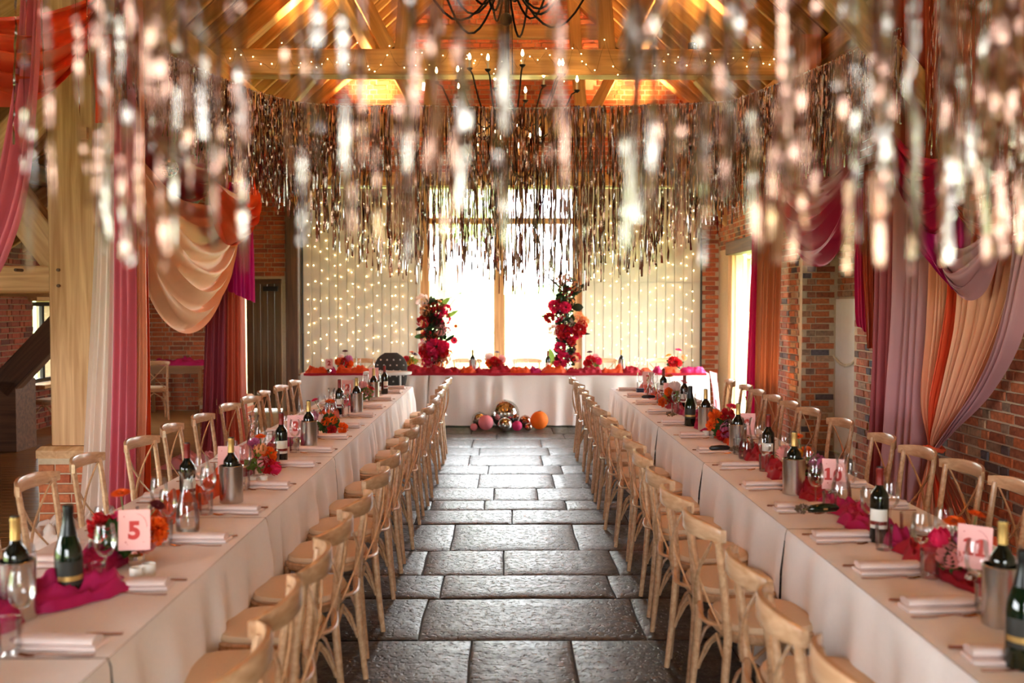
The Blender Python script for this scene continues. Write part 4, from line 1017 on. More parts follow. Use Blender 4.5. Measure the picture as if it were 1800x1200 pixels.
# ------------------------------------------------------------------ chiffon runners
def runner(label, p0, p1, width, h, m, seed, wob=.05, group=None):
    """loosely gathered length of chiffon: ridges run along it, bunched into lumps"""
    p0, p1 = V(p0), V(p1); L = (p1 - p0).length; x = (p1 - p0) / L; sd = V((-x.y, x.x, 0))
    nu = max(24, int(L / .014)); nv = 22
    def f(u, v):
        s = u * L; tw = wob * N3(s * 1.6, seed) + .5 * wob * N3(s * 4, seed, 7)
        wd = width * (.75 + .5 * N3(s * 3, seed, 4) + .2 * N3(s * 9, seed, 2)); a = (v - .5) * 2
        en = min(1, min(u, 1 - u) * L / .08 + .15)
        ridge = .5 + .5 * sin(v * 22 + 3 * N3(s * 2.5, seed, 1) + s * 2)
        hh = h * en * (1 - a * a) ** .6 * (.35 + .3 * ridge + .9 * abs(N3(s * 9, v * 3, seed + 3)) + .5 * N3(s * 3.3, seed, 9) + .45 * abs(N3(s * 24, v * 8, seed + 5))) if abs(a) < 1 else 0
        return p0 + x * s + sd * (tw + a * wd / 2 * (.4 + .6 * en)) + V((0, 0, .003 + max(0, hh))) + sd * (.02 * N3(s * 15, v * 4, seed)) + x * (.02 * N3(s * 13, v * 5, seed + 9))
    return tag(MB().grid(nu, nv, f).build('chiffon_runner', m, ang=80), label, 'table runner', group)
cols = [('fuchsia', 'fuchsia'), ('orange', 'orange'), ('red', 'crimson')]
for sd, xc, dsl in (('L', -1.56, 1), ('R', 1.6, -1)):
    segs = [(1.6, 3.0), (2.9, 4.0), (3.95, 4.9), (4.85, 5.7), (5.65, 6.7), (6.6, 7.7), (7.6, 8.9), (8.8, 10.1), (10.0, 11.5)]
    order = 'ofoorforo' if sd == 'L' else 'orfrrofro'
    for k, (a, b) in enumerate(segs):
        key = {'f': 0, 'o': 1, 'r': 2}[order[k]]; nth = ORD[order[k:].count(order[k]) - 1]
        runner('%s length of %s chiffon from the head table along the %s' % (nth, cols[key][1], ROW[sd]), (xc + U(-.04, .04), a, TZ), (xc + U(-.04, .04), b, TZ), .2, .07, 'chiffon_' + cols[key][0], k * 3 + (50 if sd == 'R' else 0), .07, '%s chiffon along the %s' % (cols[key][1], ROW[sd]))
runner('fuchsia chiffon swept up beside the champagne bottle', (-1.75, 2.95, TZ + .002), (-1.32, 3.45, TZ + .002), .2, .1, 'chiffon_fuchsia', 77, .05)
hx0, hx1 = (534 - 888) / F * HY, (1243 - 888) / F * HY
hs = [('o', 534, 575), ('f', 572, 590), ('o', 588, 652), ('f', 648, 668), ('r', 700, 812), ('o', 806, 838), ('r', 832, 900), ('o', 893, 935), ('f', 928, 955), ('o', 950, 1000), ('r', 995, 1062), ('o', 1056, 1100), ('r', 1095, 1130), ('o', 1125, 1150), ('f', 1148, 1168), ('o', 1164, 1200), ('f', 1196, 1244), ('r', 655, 705)]
for k, (c, a, b) in enumerate(hs):
    key = {'f': 0, 'o': 1, 'r': 2}[c]; xa, xb = (a - 888) / F * HY, (b - 888) / F * HY
    cnt = sum(1 for q in hs if q[0] == c and q[1] <= a)
    runner('%s bunch of %s chiffon along the head table, counting from the oak post side' % (ORD[cnt - 1], cols[key][1]), (xa, HY + .1, TZ + .001), (xb, HY + .1, TZ + .001), .2, .095, 'chiffon_' + cols[key][0], 200 + k, .03, cols[key][1] + ' chiffon on the head table')
def front_fall(label, xa, xb, m, seed):      # a narrow strip that hangs over the table's front edge
    def f(u, v): return (xa + (xb - xa) * u, HY - .022 - .006 * sin(u * 60 + 3 * N3(u * 8, seed)) - .002, TZ + .008 - v * (.035 + .01 * N3(u * 20, seed)))
    tag(MB().grid(90, 4, f).build('chiffon_runner', m), label, 'table runner')
front_fall('crimson chiffon edge hanging over the front of the head table', hx0, hx1, 'chiffon_red', 5)
# pink sash hanging off the end of the head table
def sheet(name, label, cat, rows, m, nf, amp, seed=0, nrow=26, per=9, group=None, sharp=1.0, nrm=None):
    """pleated cloth: rows of (left, right, fold scale) from top to bottom"""
    rows = [(V(a), V(b), s) for a, b, s in rows]; k = len(rows) - 1
    def cr(p0, p1, p2, p3, t): return .5 * ((2 * p1) + (p2 - p0) * t + (2 * p0 - 5 * p1 + 4 * p2 - p3) * t * t + (3 * p1 - p0 - 3 * p2 + p3) * t ** 3)
    def at(v):
        j = min(k - 1, int(v * k)); t = v * k - j; g = lambda i: rows[max(0, min(k, i))]
        a = cr(g(j - 1)[0], g(j)[0], g(j + 1)[0], g(j + 2)[0], t); b = cr(g(j - 1)[1], g(j)[1], g(j + 1)[1], g(j + 2)[1], t)
        return a, b, g(j)[2] * (1 - t) + g(j + 1)[2] * t
    ph = random.Random(seed)
    def f(u, v):
        a, b, s = at(v); d = b - a
        n = V(nrm) if nrm else V((d.y, -d.x, 0)).normalized()
        uu = u + .25 / nf * N3(u * nf * .8, seed, v * .6)
        w = sin(2 * pi * nf * uu + seed); w = math.copysign(abs(w) ** sharp, w)
        o = amp * s * (w + .5 * sin(2 * pi * nf * .37 * uu + 2 * seed) + .25 * N3(u * nf * 2, v * 3, seed))
        return a + d * u + n * o + V((0, 0, .25 * amp * N3(u * 9, seed, v * 2) * (0 if v < .9 else 1)))
    o = MB().grid(int(nf * per) + 1, nrow, f).build(name, m, ang=100)
    return tag(o, label, cat, group)
p = PD(1249, 660, HY + .3)
sheet('hanging_chiffon', 'pink chiffon sash hanging down the end of the head table', 'sash', [((p.x + .03, HY + .02, TZ), (p.x + .03, HY + .5, TZ), .5), ((p.x + .07, HY + .08, .4), (p.x + .07, HY + .42, .4), 1), ((p.x + .1, HY + .1, .06), (p.x + .1, HY + .45, .06), 1)], 'cloth_blushpink', 5, .012, 3)

# ------------------------------------------------------------------ flowers
def m_gerbera(m):
    mb = MB()
    for ring, (n, L, w, z, tl) in enumerate(((20, 1.0, .13, 0, .12), (16, .78, .12, .05, .25), (12, .55, .1, .1, .4))):
        for k in range(n):
            a = 2 * pi * (k + .5 * ring) / n; c, s = cos(a), sin(a)
            def P(r, q, zz): return (r * c - q * s, r * s + q * c, zz)
            mb.add([P(.15, -.04, z), P(.15, .04, z), P(L * .65, w, z + tl * .5 + .03), P(L * .65, -w, z + tl * .5 + .03), P(L, 0, z + tl * .6)], [(0, 1, 2, 3), (3, 2, 4)])
    return mb.mesh('gerbera_petals', m, False)
def m_rose(m, ruff=0.):
    mb = MB(); rd = random.Random(hash(m) % 7)
    for lay, (n, r, top, bot) in enumerate(((7, 1.0, .25, -.9), (7, .88, .55, -.6), (6, .7, .75, -.3), (5, .5, .9, 0), (4, .28, .98, .2))):
        for k in range(n):
            a0 = 2 * pi * (k + .37 * lay) / n; sp = pi * 1.5 / n
            def f(u, v):
                ph = bot + (top - bot) * v; a = a0 + (u - .5) * sp * (1 - .25 * v * v)
                rr = r * math.sqrt(max(.02, 1 - (ph * .8) ** 2)) + .1 * v * v + .05 * (1 - 4 * (u - .5) ** 2) + ruff * rd.uniform(-.09, .09) * v
                return (rr * cos(a), rr * sin(a), ph * .85 - .12 * v * (2 * u - 1) ** 2)
            mb.grid(4, 4, f)
    return mb.mesh('rose_petals', m, True, 0)
def m_carn(m):
    mb = MB(); rd = random.Random(3)
    for k in range(90):
        d = V((rd.gauss(0, 1), rd.gauss(0, 1), rd.gauss(0, 1) * .8 + .35)).normalized(); e = d.orthogonal().normalized(); e.rotate(Matrix.Rotation(rd.uniform(0, 6.28), 3, d)); g = d.cross(e)
        L = rd.uniform(.8, 1.05)
        mb.add([d * .3 - e * .08, d * .3 + e * .08, d * L + e * .24 + g * .08, d * (L + .05) + g * -.08, d * L - e * .24 + g * .08], [(0, 1, 2, 3), (0, 3, 4)])
    return mb.mesh('carnation_petals', m, False)
FLM = {}
def flower(parent, kind, color, p, r, d=(0, 0, 1), stem=None):
    key = (kind, color)
    if key not in FLM: FLM[key] = {'gerbera': m_gerbera, 'rose': m_rose, 'peony': lambda m: m_rose(m, 1.), 'carnation': m_carn}[kind]('petal_' + color)
    o = obj(kind, FLM[key], parent, p); o.scale = (r, r, r)
    o.rotation_euler = V(d).to_track_quat('Z', 'Y').to_euler(); 
    if kind == 'gerbera':
        if 'gc' not in FLM: FLM['gc'] = MB().sphere((0, 0, .1), (.24, .24, .12), 10, 6).mesh('flower_center', 'petal_burgundy')
        obj('flower_center', FLM['gc'], o)
    return o
def stemtube(parent, a, b, r=.0025):
    a, b = V(a), V(b); MB().tube([a, (a + b) / 2 + V((.006, 0, .0)), b], r, 5).build('stem', 'stem', parent)
def posy(p, label, s, flws, seed, vase=True, foliage=90):
    """low vase arrangement: vase, foliage and each bloom; flws = (kind, colour, x, y, z, radius) in units of s"""
    t = thing('flower_posy', label, 'flowers', p); rd = random.Random(seed)
    MB().lathe([(.03, 0), (.034, .003), (.038, .07), (.036, .08), (.034, .08), (.033, .01)], 16).build('vase', 'clear_glass', t)
    mb = MB(); st = RND.getstate(); RND.seed(seed)
    leaf_blob(mb, (0, 0, s * .85), s * .62, foliage, s * .32, .75); leaf_blob(mb, (0, 0, s * .55), s * .5, foliage // 2, s * .3, .5); RND.setstate(st)
    tag(mb.build('foliage', 'leaf' if seed % 2 else 'leaf_pale', t, smooth=False), kind='stuff')
    for (k, c, x, y, z, r) in flws:
        z = max(z, r + .06); q = V((x * s, y * s, z * s)); d = (q - V((0, 0, s * .6)))
        if k == 'gerbera': d = d.normalized() + V((0, -.35, .55))
        flower(t, k, c, q, r * s, d)
        if z > 1.35: stemtube(t, (0, 0, s * .5), q - V((0, 0, .004)))
    return t
PS = [
 (220, 988, 'L', .125, 'posy with one tall orange gerbera beside table card five', [('gerbera', 'orange', -.1, 0, 2.1, .34), ('gerbera', 'burgundy', 1.0, 0, 1.75, .3), ('carnation', 'red', -.65, -.2, 1.15, .42), ('rose', 'hotpink', -.2, .2, 1.3, .33), ('rose', 'palepink', .75, -.25, .7, .33), ('carnation', 'orange', .95, -.05, 1.0, .42), ('carnation', 'orange', .8, .3, .8, .4), ('rose', 'burgundy', .2, -.3, .5, .25)]),
 (455, 836, 'L', .115, 'pink and orange posy in front of table card four', [('rose', 'palepink', -.45, -.35, 1.1, .3), ('peony', 'palepink', -.75, 0, 1.2, .42), ('carnation', 'mauve', -.3, .3, 1.5, .36), ('rose', 'peach', .15, -.1, 1.35, .34), ('carnation', 'orange', .5, 0, 1.0, .45), ('rose', 'palepink', .35, -.5, .75, .3), ('carnation', 'red', .55, -.3, .55, .42), ('rose', 'hotpink', .9, -.2, .3, .33), ('gerbera', 'orange', .1, 0, 1.95, .33)]),
 (577, 765, 'L', .11, 'posy with two tall gerberas between cards two and three', [('gerbera', 'hotpink', -.9, 0, 2.4, .3), ('gerbera', 'orange', .15, 0, 2.3, .4), ('rose', 'orange', -.1, -.4, 1.0, .3), ('rose', 'orange', .35, -.2, 1.1, .33), ('carnation', 'orange', 1.0, -.1, .5, .4), ('rose', 'blush', -.5, 0, 1.2, .3), ('carnation', 'red', .3, -.4, .4, .36), ('rose', 'mauve', -1.0, 0, 1.3, .4)]),
 (643, 705, 'L', .1, 'pale pink posy with a crimson gerbera by the high chair end', [('peony', 'palepink', -.3, 0, 1.7, .45), ('rose', 'palepink', .2, -.3, 1.0, .3), ('gerbera', 'red', .6, -.1, 1.3, .4), ('rose', 'burgundy', -.6, 0, 1.1, .3), ('rose', 'palepink', .6, 0, .8, .3)]),
 (1688, 1020, 'R', .105, 'large posy with orange gerberas beside table card eleven', [('gerbera', 'orange', -.25, 0, 2.0, .42), ('gerbera', 'orange', .6, .2, 2.2, .36), ('gerbera', 'red', .45, -.3, 1.3, .42), ('rose', 'palepink', -.55, -.4, .95, .42), ('rose', 'hotpink', -.75, 0, 1.5, .36), ('rose', 'mauve', 0, -.1, 1.5, .3), ('rose', 'palepink', .1, -.5, .75, .3), ('carnation', 'red', .3, .3, 1.1, .4)]),
 (1420, 848, 'R', .11, 'posy of pink peony and orange gerbera between card ten and the cooler', [('gerbera', 'orange', -.55, 0, 2.3, .36), ('peony', 'mauve', .45, -.3, 1.0, .5), ('carnation', 'yellow', -.5, -.1, 1.4, .3), ('carnation', 'orange', -.1, 0, 1.5, .33), ('rose', 'palepink', -1.2, .2, 1.5, .4), ('rose', 'burgundy', .0, -.4, .6, .4), ('carnation', 'red', .2, -.2, .35, .45)]),
 (1275, 776, 'R', .125, 'posy with a large mauve peony and a dark eyed pink gerbera', [('gerbera', 'hotpink', .35, -.1, 2.0, .42), ('peony', 'mauve', .15, -.5, .7, .55), ('carnation', 'orange', -.6, -.1, 1.45, .42), ('carnation', 'orange', -.85, -.1, .95, .3), ('carnation', 'red', .1, 0, 1.5, .45), ('rose', 'palepink', .75, -.3, .85, .3), ('carnation', 'red', -.2, -.4, .15, .4), ('carnation', 'orange', .45, -.5, .1, .38)]),
 (1183, 716, 'R', .115, 'posy with tall orange gerbera beside table card eight', [('gerbera', 'orange', -.35, 0, 2.6, .42), ('peony', 'blush', .15, 0, 1.8, .5), ('gerbera', 'hotpink', .9, 0, 2.1, .36), ('carnation', 'orange', -.4, -.4, 1.3, .4), ('rose', 'red', -.1, -.2, .8, .5), ('carnation', 'orange', -.9, -.2, .4, .4)]),
]
for i, (x, y, sd, s, lb, fl_) in enumerate(PS): posy(clampx(TP(x, y), sd), lb, s, fl_, 11 + i)
for i, (x, y, lb, fl_) in enumerate([
 (605, 652, 'orange and pink posy on the head table beside its card two', [('rose', 'orange', -.5, -.2, 1.1, .42), ('rose', 'red', .1, -.4, 1.0, .45), ('gerbera', 'burgundy', .1, 0, 2.0, .34), ('rose', 'mauve', .5, -.1, 1.3, .4), ('carnation', 'orange', .6, -.3, .8, .4), ('rose', 'blush', -.3, 0, 1.5, .3)]),
 (720, 652, 'red posy on the head table beside the high chair', [('rose', 'hotpink', -.7, -.1, 1.1, .4), ('gerbera', 'burgundy', .5, 0, 1.7, .4), ('rose', 'yellow', .1, -.4, 1.0, .36), ('rose', 'red', -.3, -.3, 1.3, .36), ('gerbera', 'orange', .2, .1, 1.9, .3)]),
 (870, 652, 'red celosia and pale rose posy in the middle of the head table', [('rose', 'blush', -.6, 0, 1.5, .5), ('carnation', 'red', .0, -.4, 1.0, .55), ('carnation', 'orange', -.5, -.3, .9, .45), ('carnation', 'red', .4, -.3, .8, .45), ('rose', 'palepink', .75, 0, 1.3, .4), ('gerbera', 'burgundy', .2, 0, 1.9, .3)]),
 (1040, 654, 'crimson posy on the head table right of the tall column', [('carnation', 'red', -.1, -.4, 1.1, .55), ('rose', 'hotpink', .65, -.2, 1.1, .42), ('rose', 'red', -.5, -.2, .9, .4), ('gerbera', 'burgundy', -.2, 0, 1.9, .34), ('rose', 'palepink', .4, 0, 1.5, .35)]),
 (1186, 654, 'tall red posy with a pink gerbera by the brick pier end of the head table', [('carnation', 'red', -.1, -.4, .95, .62), ('gerbera', 'hotpink', .35, 0, 2.1, .42), ('gerbera', 'yellow', -.6, 0, 1.6, .34), ('rose', 'peach', .9, 0, 1.4, .3), ('rose', 'red', .3, -.3, .9, .4)])]):
    p = PD(x, y, HY + .3); posy((p.x, HY + .3, TZ + .001), lb, .15, fl_, 41 + i)
# two tall floral columns on the head table
def column(label, pts, D, seed, flws, leaves):
    base = PD(pts[0][0], pts[0][1], D); base.z = TZ
    t = thing('floral_column', label, 'flower column', base)
    loc = [PD(x, y, D) - base for x, y in pts]; loc[0].z = 0
    MB().tube(loc, .012, 8).build('support_pole', 'iron', t)
    MB().lathe([(.11, 0), (.11, .012), (.02, .02)], 20).build('foot_plate', 'iron', t)
    st = RND.getstate(); RND.seed(seed); mb = MB(); m2 = MB()
    for q in loc[1:]:
        leaf_blob(mb, q, .13, 70, .07); leaf_blob(m2, q, .12, 40, .06)
    for k in range(len(loc) - 1): leaf_blob(mb, (loc[k] + loc[k + 1]) / 2, .12, 70, .07)
    tag(mb.build('dark_foliage', 'leaf_dark', t, smooth=False), kind='stuff'); tag(m2.build('foliage', 'leaf', t, smooth=False), kind='stuff'); RND.setstate(st)
    for (k, c, x, y, r) in flws:
        q = PD(x, y, D - U(.06, .13)) - base; d = V((q.x - loc[len(loc) // 2].x, -1.0, .3 + U(-.2, .3)))
        flower(t, k, c, q, r * D / F, d)
    for (x0, y0, x1, y1, wpx, m) in leaves:
        a, b = PD(x0, y0, D - .04) - base, PD(x1, y1, D - .1) - base; d = b - a; sdv = V((-d.z, 0, d.x)).normalized() * wpx * D / F / 2
        mb = MB(); vs = []
        for i in range(7):
            q = i / 6; ww = sin(pi * min(1, q * .92 + .08)) ** .7; c = a + d * q + V((0, -.03 * sin(pi * q), 0)); vs += [c - sdv * ww, c + V((0, .012 * ww, 0)), c + sdv * ww]
        mb.add(vs, [(i * 3 + k, i * 3 + 3 + k, i * 3 + 4 + k, i * 3 + 1 + k) for i in range(6) for k in range(2)]).build('large_leaf', m, t)
    return t
DC = HY + .36
lc = column('tall column of red and pink flowers beside the high chair', [(768, 655), (766, 600), (764, 570), (762, 540), (766, 620)], DC, 3,
 [('carnation', 'red', 752, 618, 16), ('carnation', 'hotpink', 766, 610, 17), ('carnation', 'red', 778, 618, 12), ('carnation', 'hotpink', 758, 630, 14), ('rose', 'hotpink', 772, 548, 11), ('rose', 'red', 762, 540, 10), ('rose', 'burgundy', 754, 556, 12), ('rose', 'red', 744, 565, 11), ('rose', 'hotpink', 782, 560, 10), ('rose', 'red', 750, 592, 11), ('rose', 'hotpink', 784, 543, 9),
  ('peony', 'blush', 742, 528, 11), ('rose', 'peach', 748, 546, 10), ('rose', 'peach', 770, 536, 9), ('rose', 'orange', 765, 592, 6), ('gerbera', 'hotpink', 798, 598, 8), ('rose', 'palepink', 774, 580, 10), ('rose', 'mauve', 786, 580, 6), ('rose', 'palepink', 742, 608, 7), ('peony', 'peach', 776, 636, 11), ('peony', 'blush', 762, 640, 12), ('rose', 'blush', 784, 630, 9), ('rose', 'red', 750, 636, 9), ('gerbera', 'orange', 801, 573, 4), ('rose', 'hotpink', 752, 645, 8), ('rose', 'burgundy', 766, 562, 10), ('carnation', 'hotpink', 780, 608, 11), ('rose', 'orange', 790, 620, 5)],
 [(784, 558, 806, 545, 7, 'leaf_pale'), (772, 540, 792, 522, 9, 'leaf_pale'), (748, 590, 728, 592, 9, 'leaf'), (782, 600, 800, 588, 6, 'leaf_dark'), (746, 575, 730, 580, 7, 'leaf_dark')])
rc = column('tall column of red and peach flowers beside the far end of the aisle', [(996, 655), (992, 610), (994, 570), (990, 535), (1000, 505)], DC, 5,
 [('carnation', 'red', 990, 583, 15), ('carnation', 'hotpink', 1004, 588, 15), ('rose', 'hotpink', 992, 578, 10), ('carnation', 'red', 1018, 580, 13), ('rose', 'red', 1022, 572, 10), ('carnation', 'hotpink', 975, 538, 12), ('carnation', 'red', 984, 534, 10), ('carnation', 'hotpink', 994, 540, 11), ('rose', 'hotpink', 980, 556, 10), ('carnation', 'red', 966, 558, 10), ('rose', 'red', 997, 513, 9), ('peony', 'peach', 1013, 503, 9), ('rose', 'peach', 1001, 530, 8),
  ('rose', 'orange', 989, 556, 5), ('peony', 'blush', 974, 580, 10), ('rose', 'blush', 1000, 566, 8), ('peony', 'peach', 1026, 565, 9), ('rose', 'peach', 1018, 556, 8), ('carnation', 'hotpink', 985, 610, 11), ('carnation', 'hotpink', 992, 630, 13), ('carnation', 'hotpink', 984, 640, 11), ('rose', 'red', 1012, 628, 9), ('rose', 'burgundy', 1006, 614, 6), ('gerbera', 'burgundy', 978, 630, 5), ('peony', 'peach', 976, 644, 10), ('peony', 'blush', 986, 491, 9), ('rose', 'palepink', 996, 488, 7), ('carnation', 'red', 1004, 600, 9)],
 [(1000, 518, 1024, 510, 8, 'leaf_dark'), (996, 525, 978, 524, 12, 'leaf'), (1018, 585, 1038, 587, 4, 'leaf_dark'), (1005, 600, 975, 598, 8, 'leaf_dark'), (972, 640, 966, 612, 12, 'leaf_pale'), (968, 556, 950, 556, 5, 'leaf'), (1006, 540, 1026, 540, 14, 'leaf_dark'), (985, 505, 962, 486, 4, 'leaf_dark'), (1010, 512, 1030, 498, 7, 'leaf_dark')])
def horn(parent, pts, D, base):      # dark curved twig of an arrangement
    MB().tube([PD(x, y, D) - base for x, y in pts], [.009, .008, .007, .006, .003][:len(pts)], 6).build('curved_twig', 'iron', parent)
b = lc.location; horn(lc, [(776, 536), (790, 524), (806, 516), (812, 514)], DC, b); horn(lc, [(788, 542), (796, 530), (806, 519), (812, 514)], DC, b)
b = rc.location; horn(rc, [(976, 520), (966, 500), (958, 488), (950, 480)], DC, b); horn(rc, [(990, 500), (976, 490), (962, 482), (950, 480)], DC, b)
# head table bottles and carafe
for k, x, y, lb in (('gold', 831, 650, 'cooler'), ('red', 963, 650, 'red capped wine bottle on the head table by the tall column'), ('gold', 1092, 652, 'cooler')):
    p = PD(x, y, HY + .22); p = V((p.x, HY + .22, TZ + .001))
    if lb == 'cooler':
        q = 'in the middle of the head table' if x < 900 else 'before the fairy lit door'
        WC.put(p, 0, 'brushed steel wine cooler on the head table ' + q); BT[k].put(p + V((0, 0, .0125)), 0, 'gold capped bottle cooling on the head table ' + q)
    else: BT[k].put(p, 0, lb)
p = PD(1000, 650, HY + .22); CF.put((p.x, HY + .22, TZ + .001), 0, 'clear carafe on the head table before the tall column')
for k, x in enumerate((630, 660, 793, 805, 896, 906, 925, 1120, 1132)):
    p = PD(x, 650, HY + .3); WG.put((p.x, HY + .3 + U(-.05, .08), TZ + .001), 0, '%s wine glass on the head table, counting from the oak post side' % ORD[k], 'wine glasses on the head table')
# place settings along the four table edges
places('L', True, (2.25, 2.85, 3.44, 4.12, 4.70, 5.33, 6.05, 6.65, 7.3, 7.96, 8.72, 9.43, 10.2, 10.99, 11.57))
places('L', False, (3.1, 3.75, 4.4, 5.0, 5.6, 6.26, 6.98, 7.6, 8.4, 9.05, 9.67, 10.3, 11.0))
places('R', True, (2.35, 2.72, 3.18, 3.62, 4.13, 4.72, 5.3, 5.95, 6.6, 7.35, 8.15, 8.95, 9.8, 10.55, 11.3))
places('R', False, (3.1, 3.7, 4.25, 4.8, 5.35, 5.9, 6.5, 7.25, 8.0, 8.6, 9.2, 9.8, 10.4, 11.1))

# ------------------------------------------------------------------ drapes
def S(x0, x1, y, D, s=1.0): return (PD(x0, y, D), PD(x1, y, D), s)
def drape(label, rows, m, nf, amp=.035, seed=1, nrow=28, **k): return sheet('fabric_drape', label, 'drape', rows, m, nf, amp, seed, nrow, **k)
def swag(label, A, B, top, bot, m, nf, amp, seed=1, out=(1, 0, 0), nu=34, nv=40, p=1.0, skew=0.):
    """cloth hung between two points in a nest of sagging folds; top and bot = sag of its upper and lower edge"""
    A, B, out = V(A), V(B), V(out)
    def f(u, v):
        uu = u + skew * sin(pi * u) ; sg = top + (bot - top) * v; c = (4 * u * (1 - u)) ** p
        fo = sin(2 * pi * nf * v + 2.2 * N3(u * 2.2, v * 2, seed)) + .4 * sin(2 * pi * nf * 2.3 * v + seed)
        e = min(1, sin(pi * u) * 1.6 + .12)
        return A.lerp(B, uu) + V((0, 0, -sg * c - .05 * v + .015 * fo * e)) + out * (amp * fo * e + .16 * sin(pi * u) * sin(pi * v))
    return tag(MB().grid(nu, nv, f).build('fabric_swag', m, ang=100), label, 'swag')
D1 = 7.52
drape('cream chiffon drape down the front of the first oak post', [S(172, 202, -30, D1), S(172, 200, 220, D1), S(168, 200, 420, D1), S(158, 198, 620, D1), S(140, 190, 900, D1 - .05), S(120, 200, 935, D1 - .1)], 'cloth_cream', 4.5, .028, 2)
drape('pink drape beside the cream one on the first oak post', [S(198, 238, -30, D1 + .02), S(198, 240, 300, D1 + .02), S(196, 242, 600, D1), S(186, 240, 900, D1 - .02), S(180, 245, 930, D1 - .05)], 'cloth_pink', 3.5, .035, 5)
drape('peach drape on the hall side of the first oak post', [S(228, 252, -30, D1 + .1), S(232, 256, 250, D1 + .1), S(238, 258, 480, D1 + .1), S(236, 260, 700, D1 + .08), S(232, 250, 925, D1 + .05)], 'cloth_peach', 3, .03, 7)
drape('orange drape behind the peach one on the first oak post', [S(244, 256, 380, D1 + .25), S(246, 261, 560, D1 + .25), S(244, 264, 750, D1 + .22), S(235, 264, 915, D1 + .2)], 'cloth_orange', 2.5, .02, 9)
drape('orange tail knotted over the cream drape', [S(172, 196, 60, D1 - .12), S(164, 194, 110, D1 - .14), S(168, 192, 170, D1 - .15), S(168, 192, 216, D1 - .14)], 'cloth_coral', 2, .02, 4, nrow=14)
swag('coral orange swag hung from the first oak post', PX(-160, 30, -3.12), PX(196, -22, -3.12), .1, .62, 'cloth_coral', 4.5, .05, 3, out=(.9, -.45, 0))
drape('deep pink drape swept down beside the coral swag', [S(40, 78, -40, 6.3), S(34, 74, 60, 6.3), S(22, 68, 170, 6.25), S(-10, 52, 330, 6.2), S(-50, 20, 440, 6.15), S(-100, -30, 560, 6.1), S(-140, -70, 800, 6.0), S(-170, -90, 1030, 5.95)], 'cloth_pink', 3.5, .04, 6)
A1, B1 = V((-3.06, 7.95, 0)), V((-3.06, 11.6, 0))
def zz(p, y, D): return V((p.x, p.y, PD(888, y, D).z))
swag('peach chiffon swag hung low between the two oak posts', zz(A1, 195, 7.95), zz(B1, 318, 11.6), .5, 1.72, 'cloth_peach', 6, .045, 4, p=.62, skew=-.05)
swag('orange swag between the two oak posts', zz(A1 + V((.36, 1.2, 0)), 300, 9.1), zz(B1 + V((.16, 0, 0)), 300, 11.6), .25, .72, 'cloth_orange', 5, .05, 6, p=.75)
swag('crimson swag above the peach one between the oak posts', zz(A1 + V((-.06, .3, 0)), 170, 8.2), zz(B1 + V((-.06, -.1, 0)), 240, 11.5), .15, .75, 'cloth_crimson', 4, .05, 8, p=.8)
D2 = 11.5
drape('dusky pink drape down the second oak post', [S(368, 400, 300, D2), S(366, 402, 420, D2), S(360, 398, 600, D2), S(354, 398, 760, D2 - .02), S(346, 400, 798, D2 - .1)], 'cloth_rose', 4, .04, 3)
drape('terracotta drape beside the dusky pink one on the second oak post', [S(398, 424, 330, D2), S(398, 428, 520, D2), S(396, 432, 700, D2 - .02), S(392, 438, 796, D2 - .1)], 'cloth_terracotta', 3, .035, 5)
drape('short fuchsia tail hanging on the second oak post', [S(404, 440, 320, D2 - .15), S(400, 446, 420, D2 - .15), (PD(402, 512, D2 - .15), PD(449, 532, D2 - .15), 1)], 'cloth_magenta', 3, .035, 8, nrow=16)
sheet('fabric_drape', 'dark red drape behind the far end of the long table', 'drape', [S(536, 548, 560, 15.6), S(534, 550, 745, 15.6)], 'cloth_terracotta', 2, .02, 2) if False else None
heap('fabric_pool', 'cream and pink cloth pooled at the foot of the first oak post', 'fabric', (-3.0, 7.35, .004), (1.15, .75, .16), 'cloth_cream', 9, 60, 40)
heap('fabric_pool', 'pink cloth pooled on the boards by the second oak post', 'fabric', (-3.2, 10.75, .004), (.95, .7, .14), 'cloth_blushpink', 12, 56, 40)
heap('fabric_pool', 'orange cloth pooled behind the chairs by the second oak post', 'fabric', (-2.75, 11.1, .004), (.5, .5, .12), 'cloth_orange', 15, 40, 30)
# right hand side
DR = 12.35
drape('copper satin drape glowing above its uplighter', [S(1336, 1374, 180, DR), S(1332, 1374, 420, DR), S(1328, 1370, 600, DR), S(1325, 1364, 790, DR), S(1322, 1366, 826, DR)], 'cloth_copper', 4, .04, 3)
drape('fuchsia drape edging the copper one by the doorway', [S(1326, 1338, 300, DR + .12), S(1320, 1336, 480, DR + .12), S(1312, 1332, 660, DR + .12), S(1308, 1334, 820, DR + .12)], 'cloth_fuchsia', 2, .03, 4)
swag('fuchsia swag over the old brick pier', PX(1366, 235, 3.22), PX(1512, 235, 3.2), .55, 1.32, 'cloth_fuchsia', 5, .05, 5, out=(-1, -.3, 0), p=.55)
swag('crimson inner swag over the old brick pier', PX(1366, 215, 3.28), PX(1512, 215, 3.26), .3, .95, 'cloth_crimson', 5, .05, 7, out=(-1, -.3, 0), p=.6)
X3 = 3.14
def SX(x0, x1, y, X0, X1=None, s=1.0): return (PX(x0, y, X0), PX(x1, y, X1 or X0), s)
def SD(x0, x1, y, D0, D1_, s=1.0): return (PD(x0, y, D0), PD(x1, y, D1_), s)
drape('fuchsia tail beside the blocked embrasure', [SD(1502, 1522, 330, 8.75, 8.7), SD(1502, 1524, 450, 8.75, 8.7), SD(1504, 1526, 560, 8.75, 8.7), (PD(1512, 575, 8.75), PD(1526, 588, 8.7), 1)], 'cloth_fuchsia', 2, .02, 2, nrow=14)
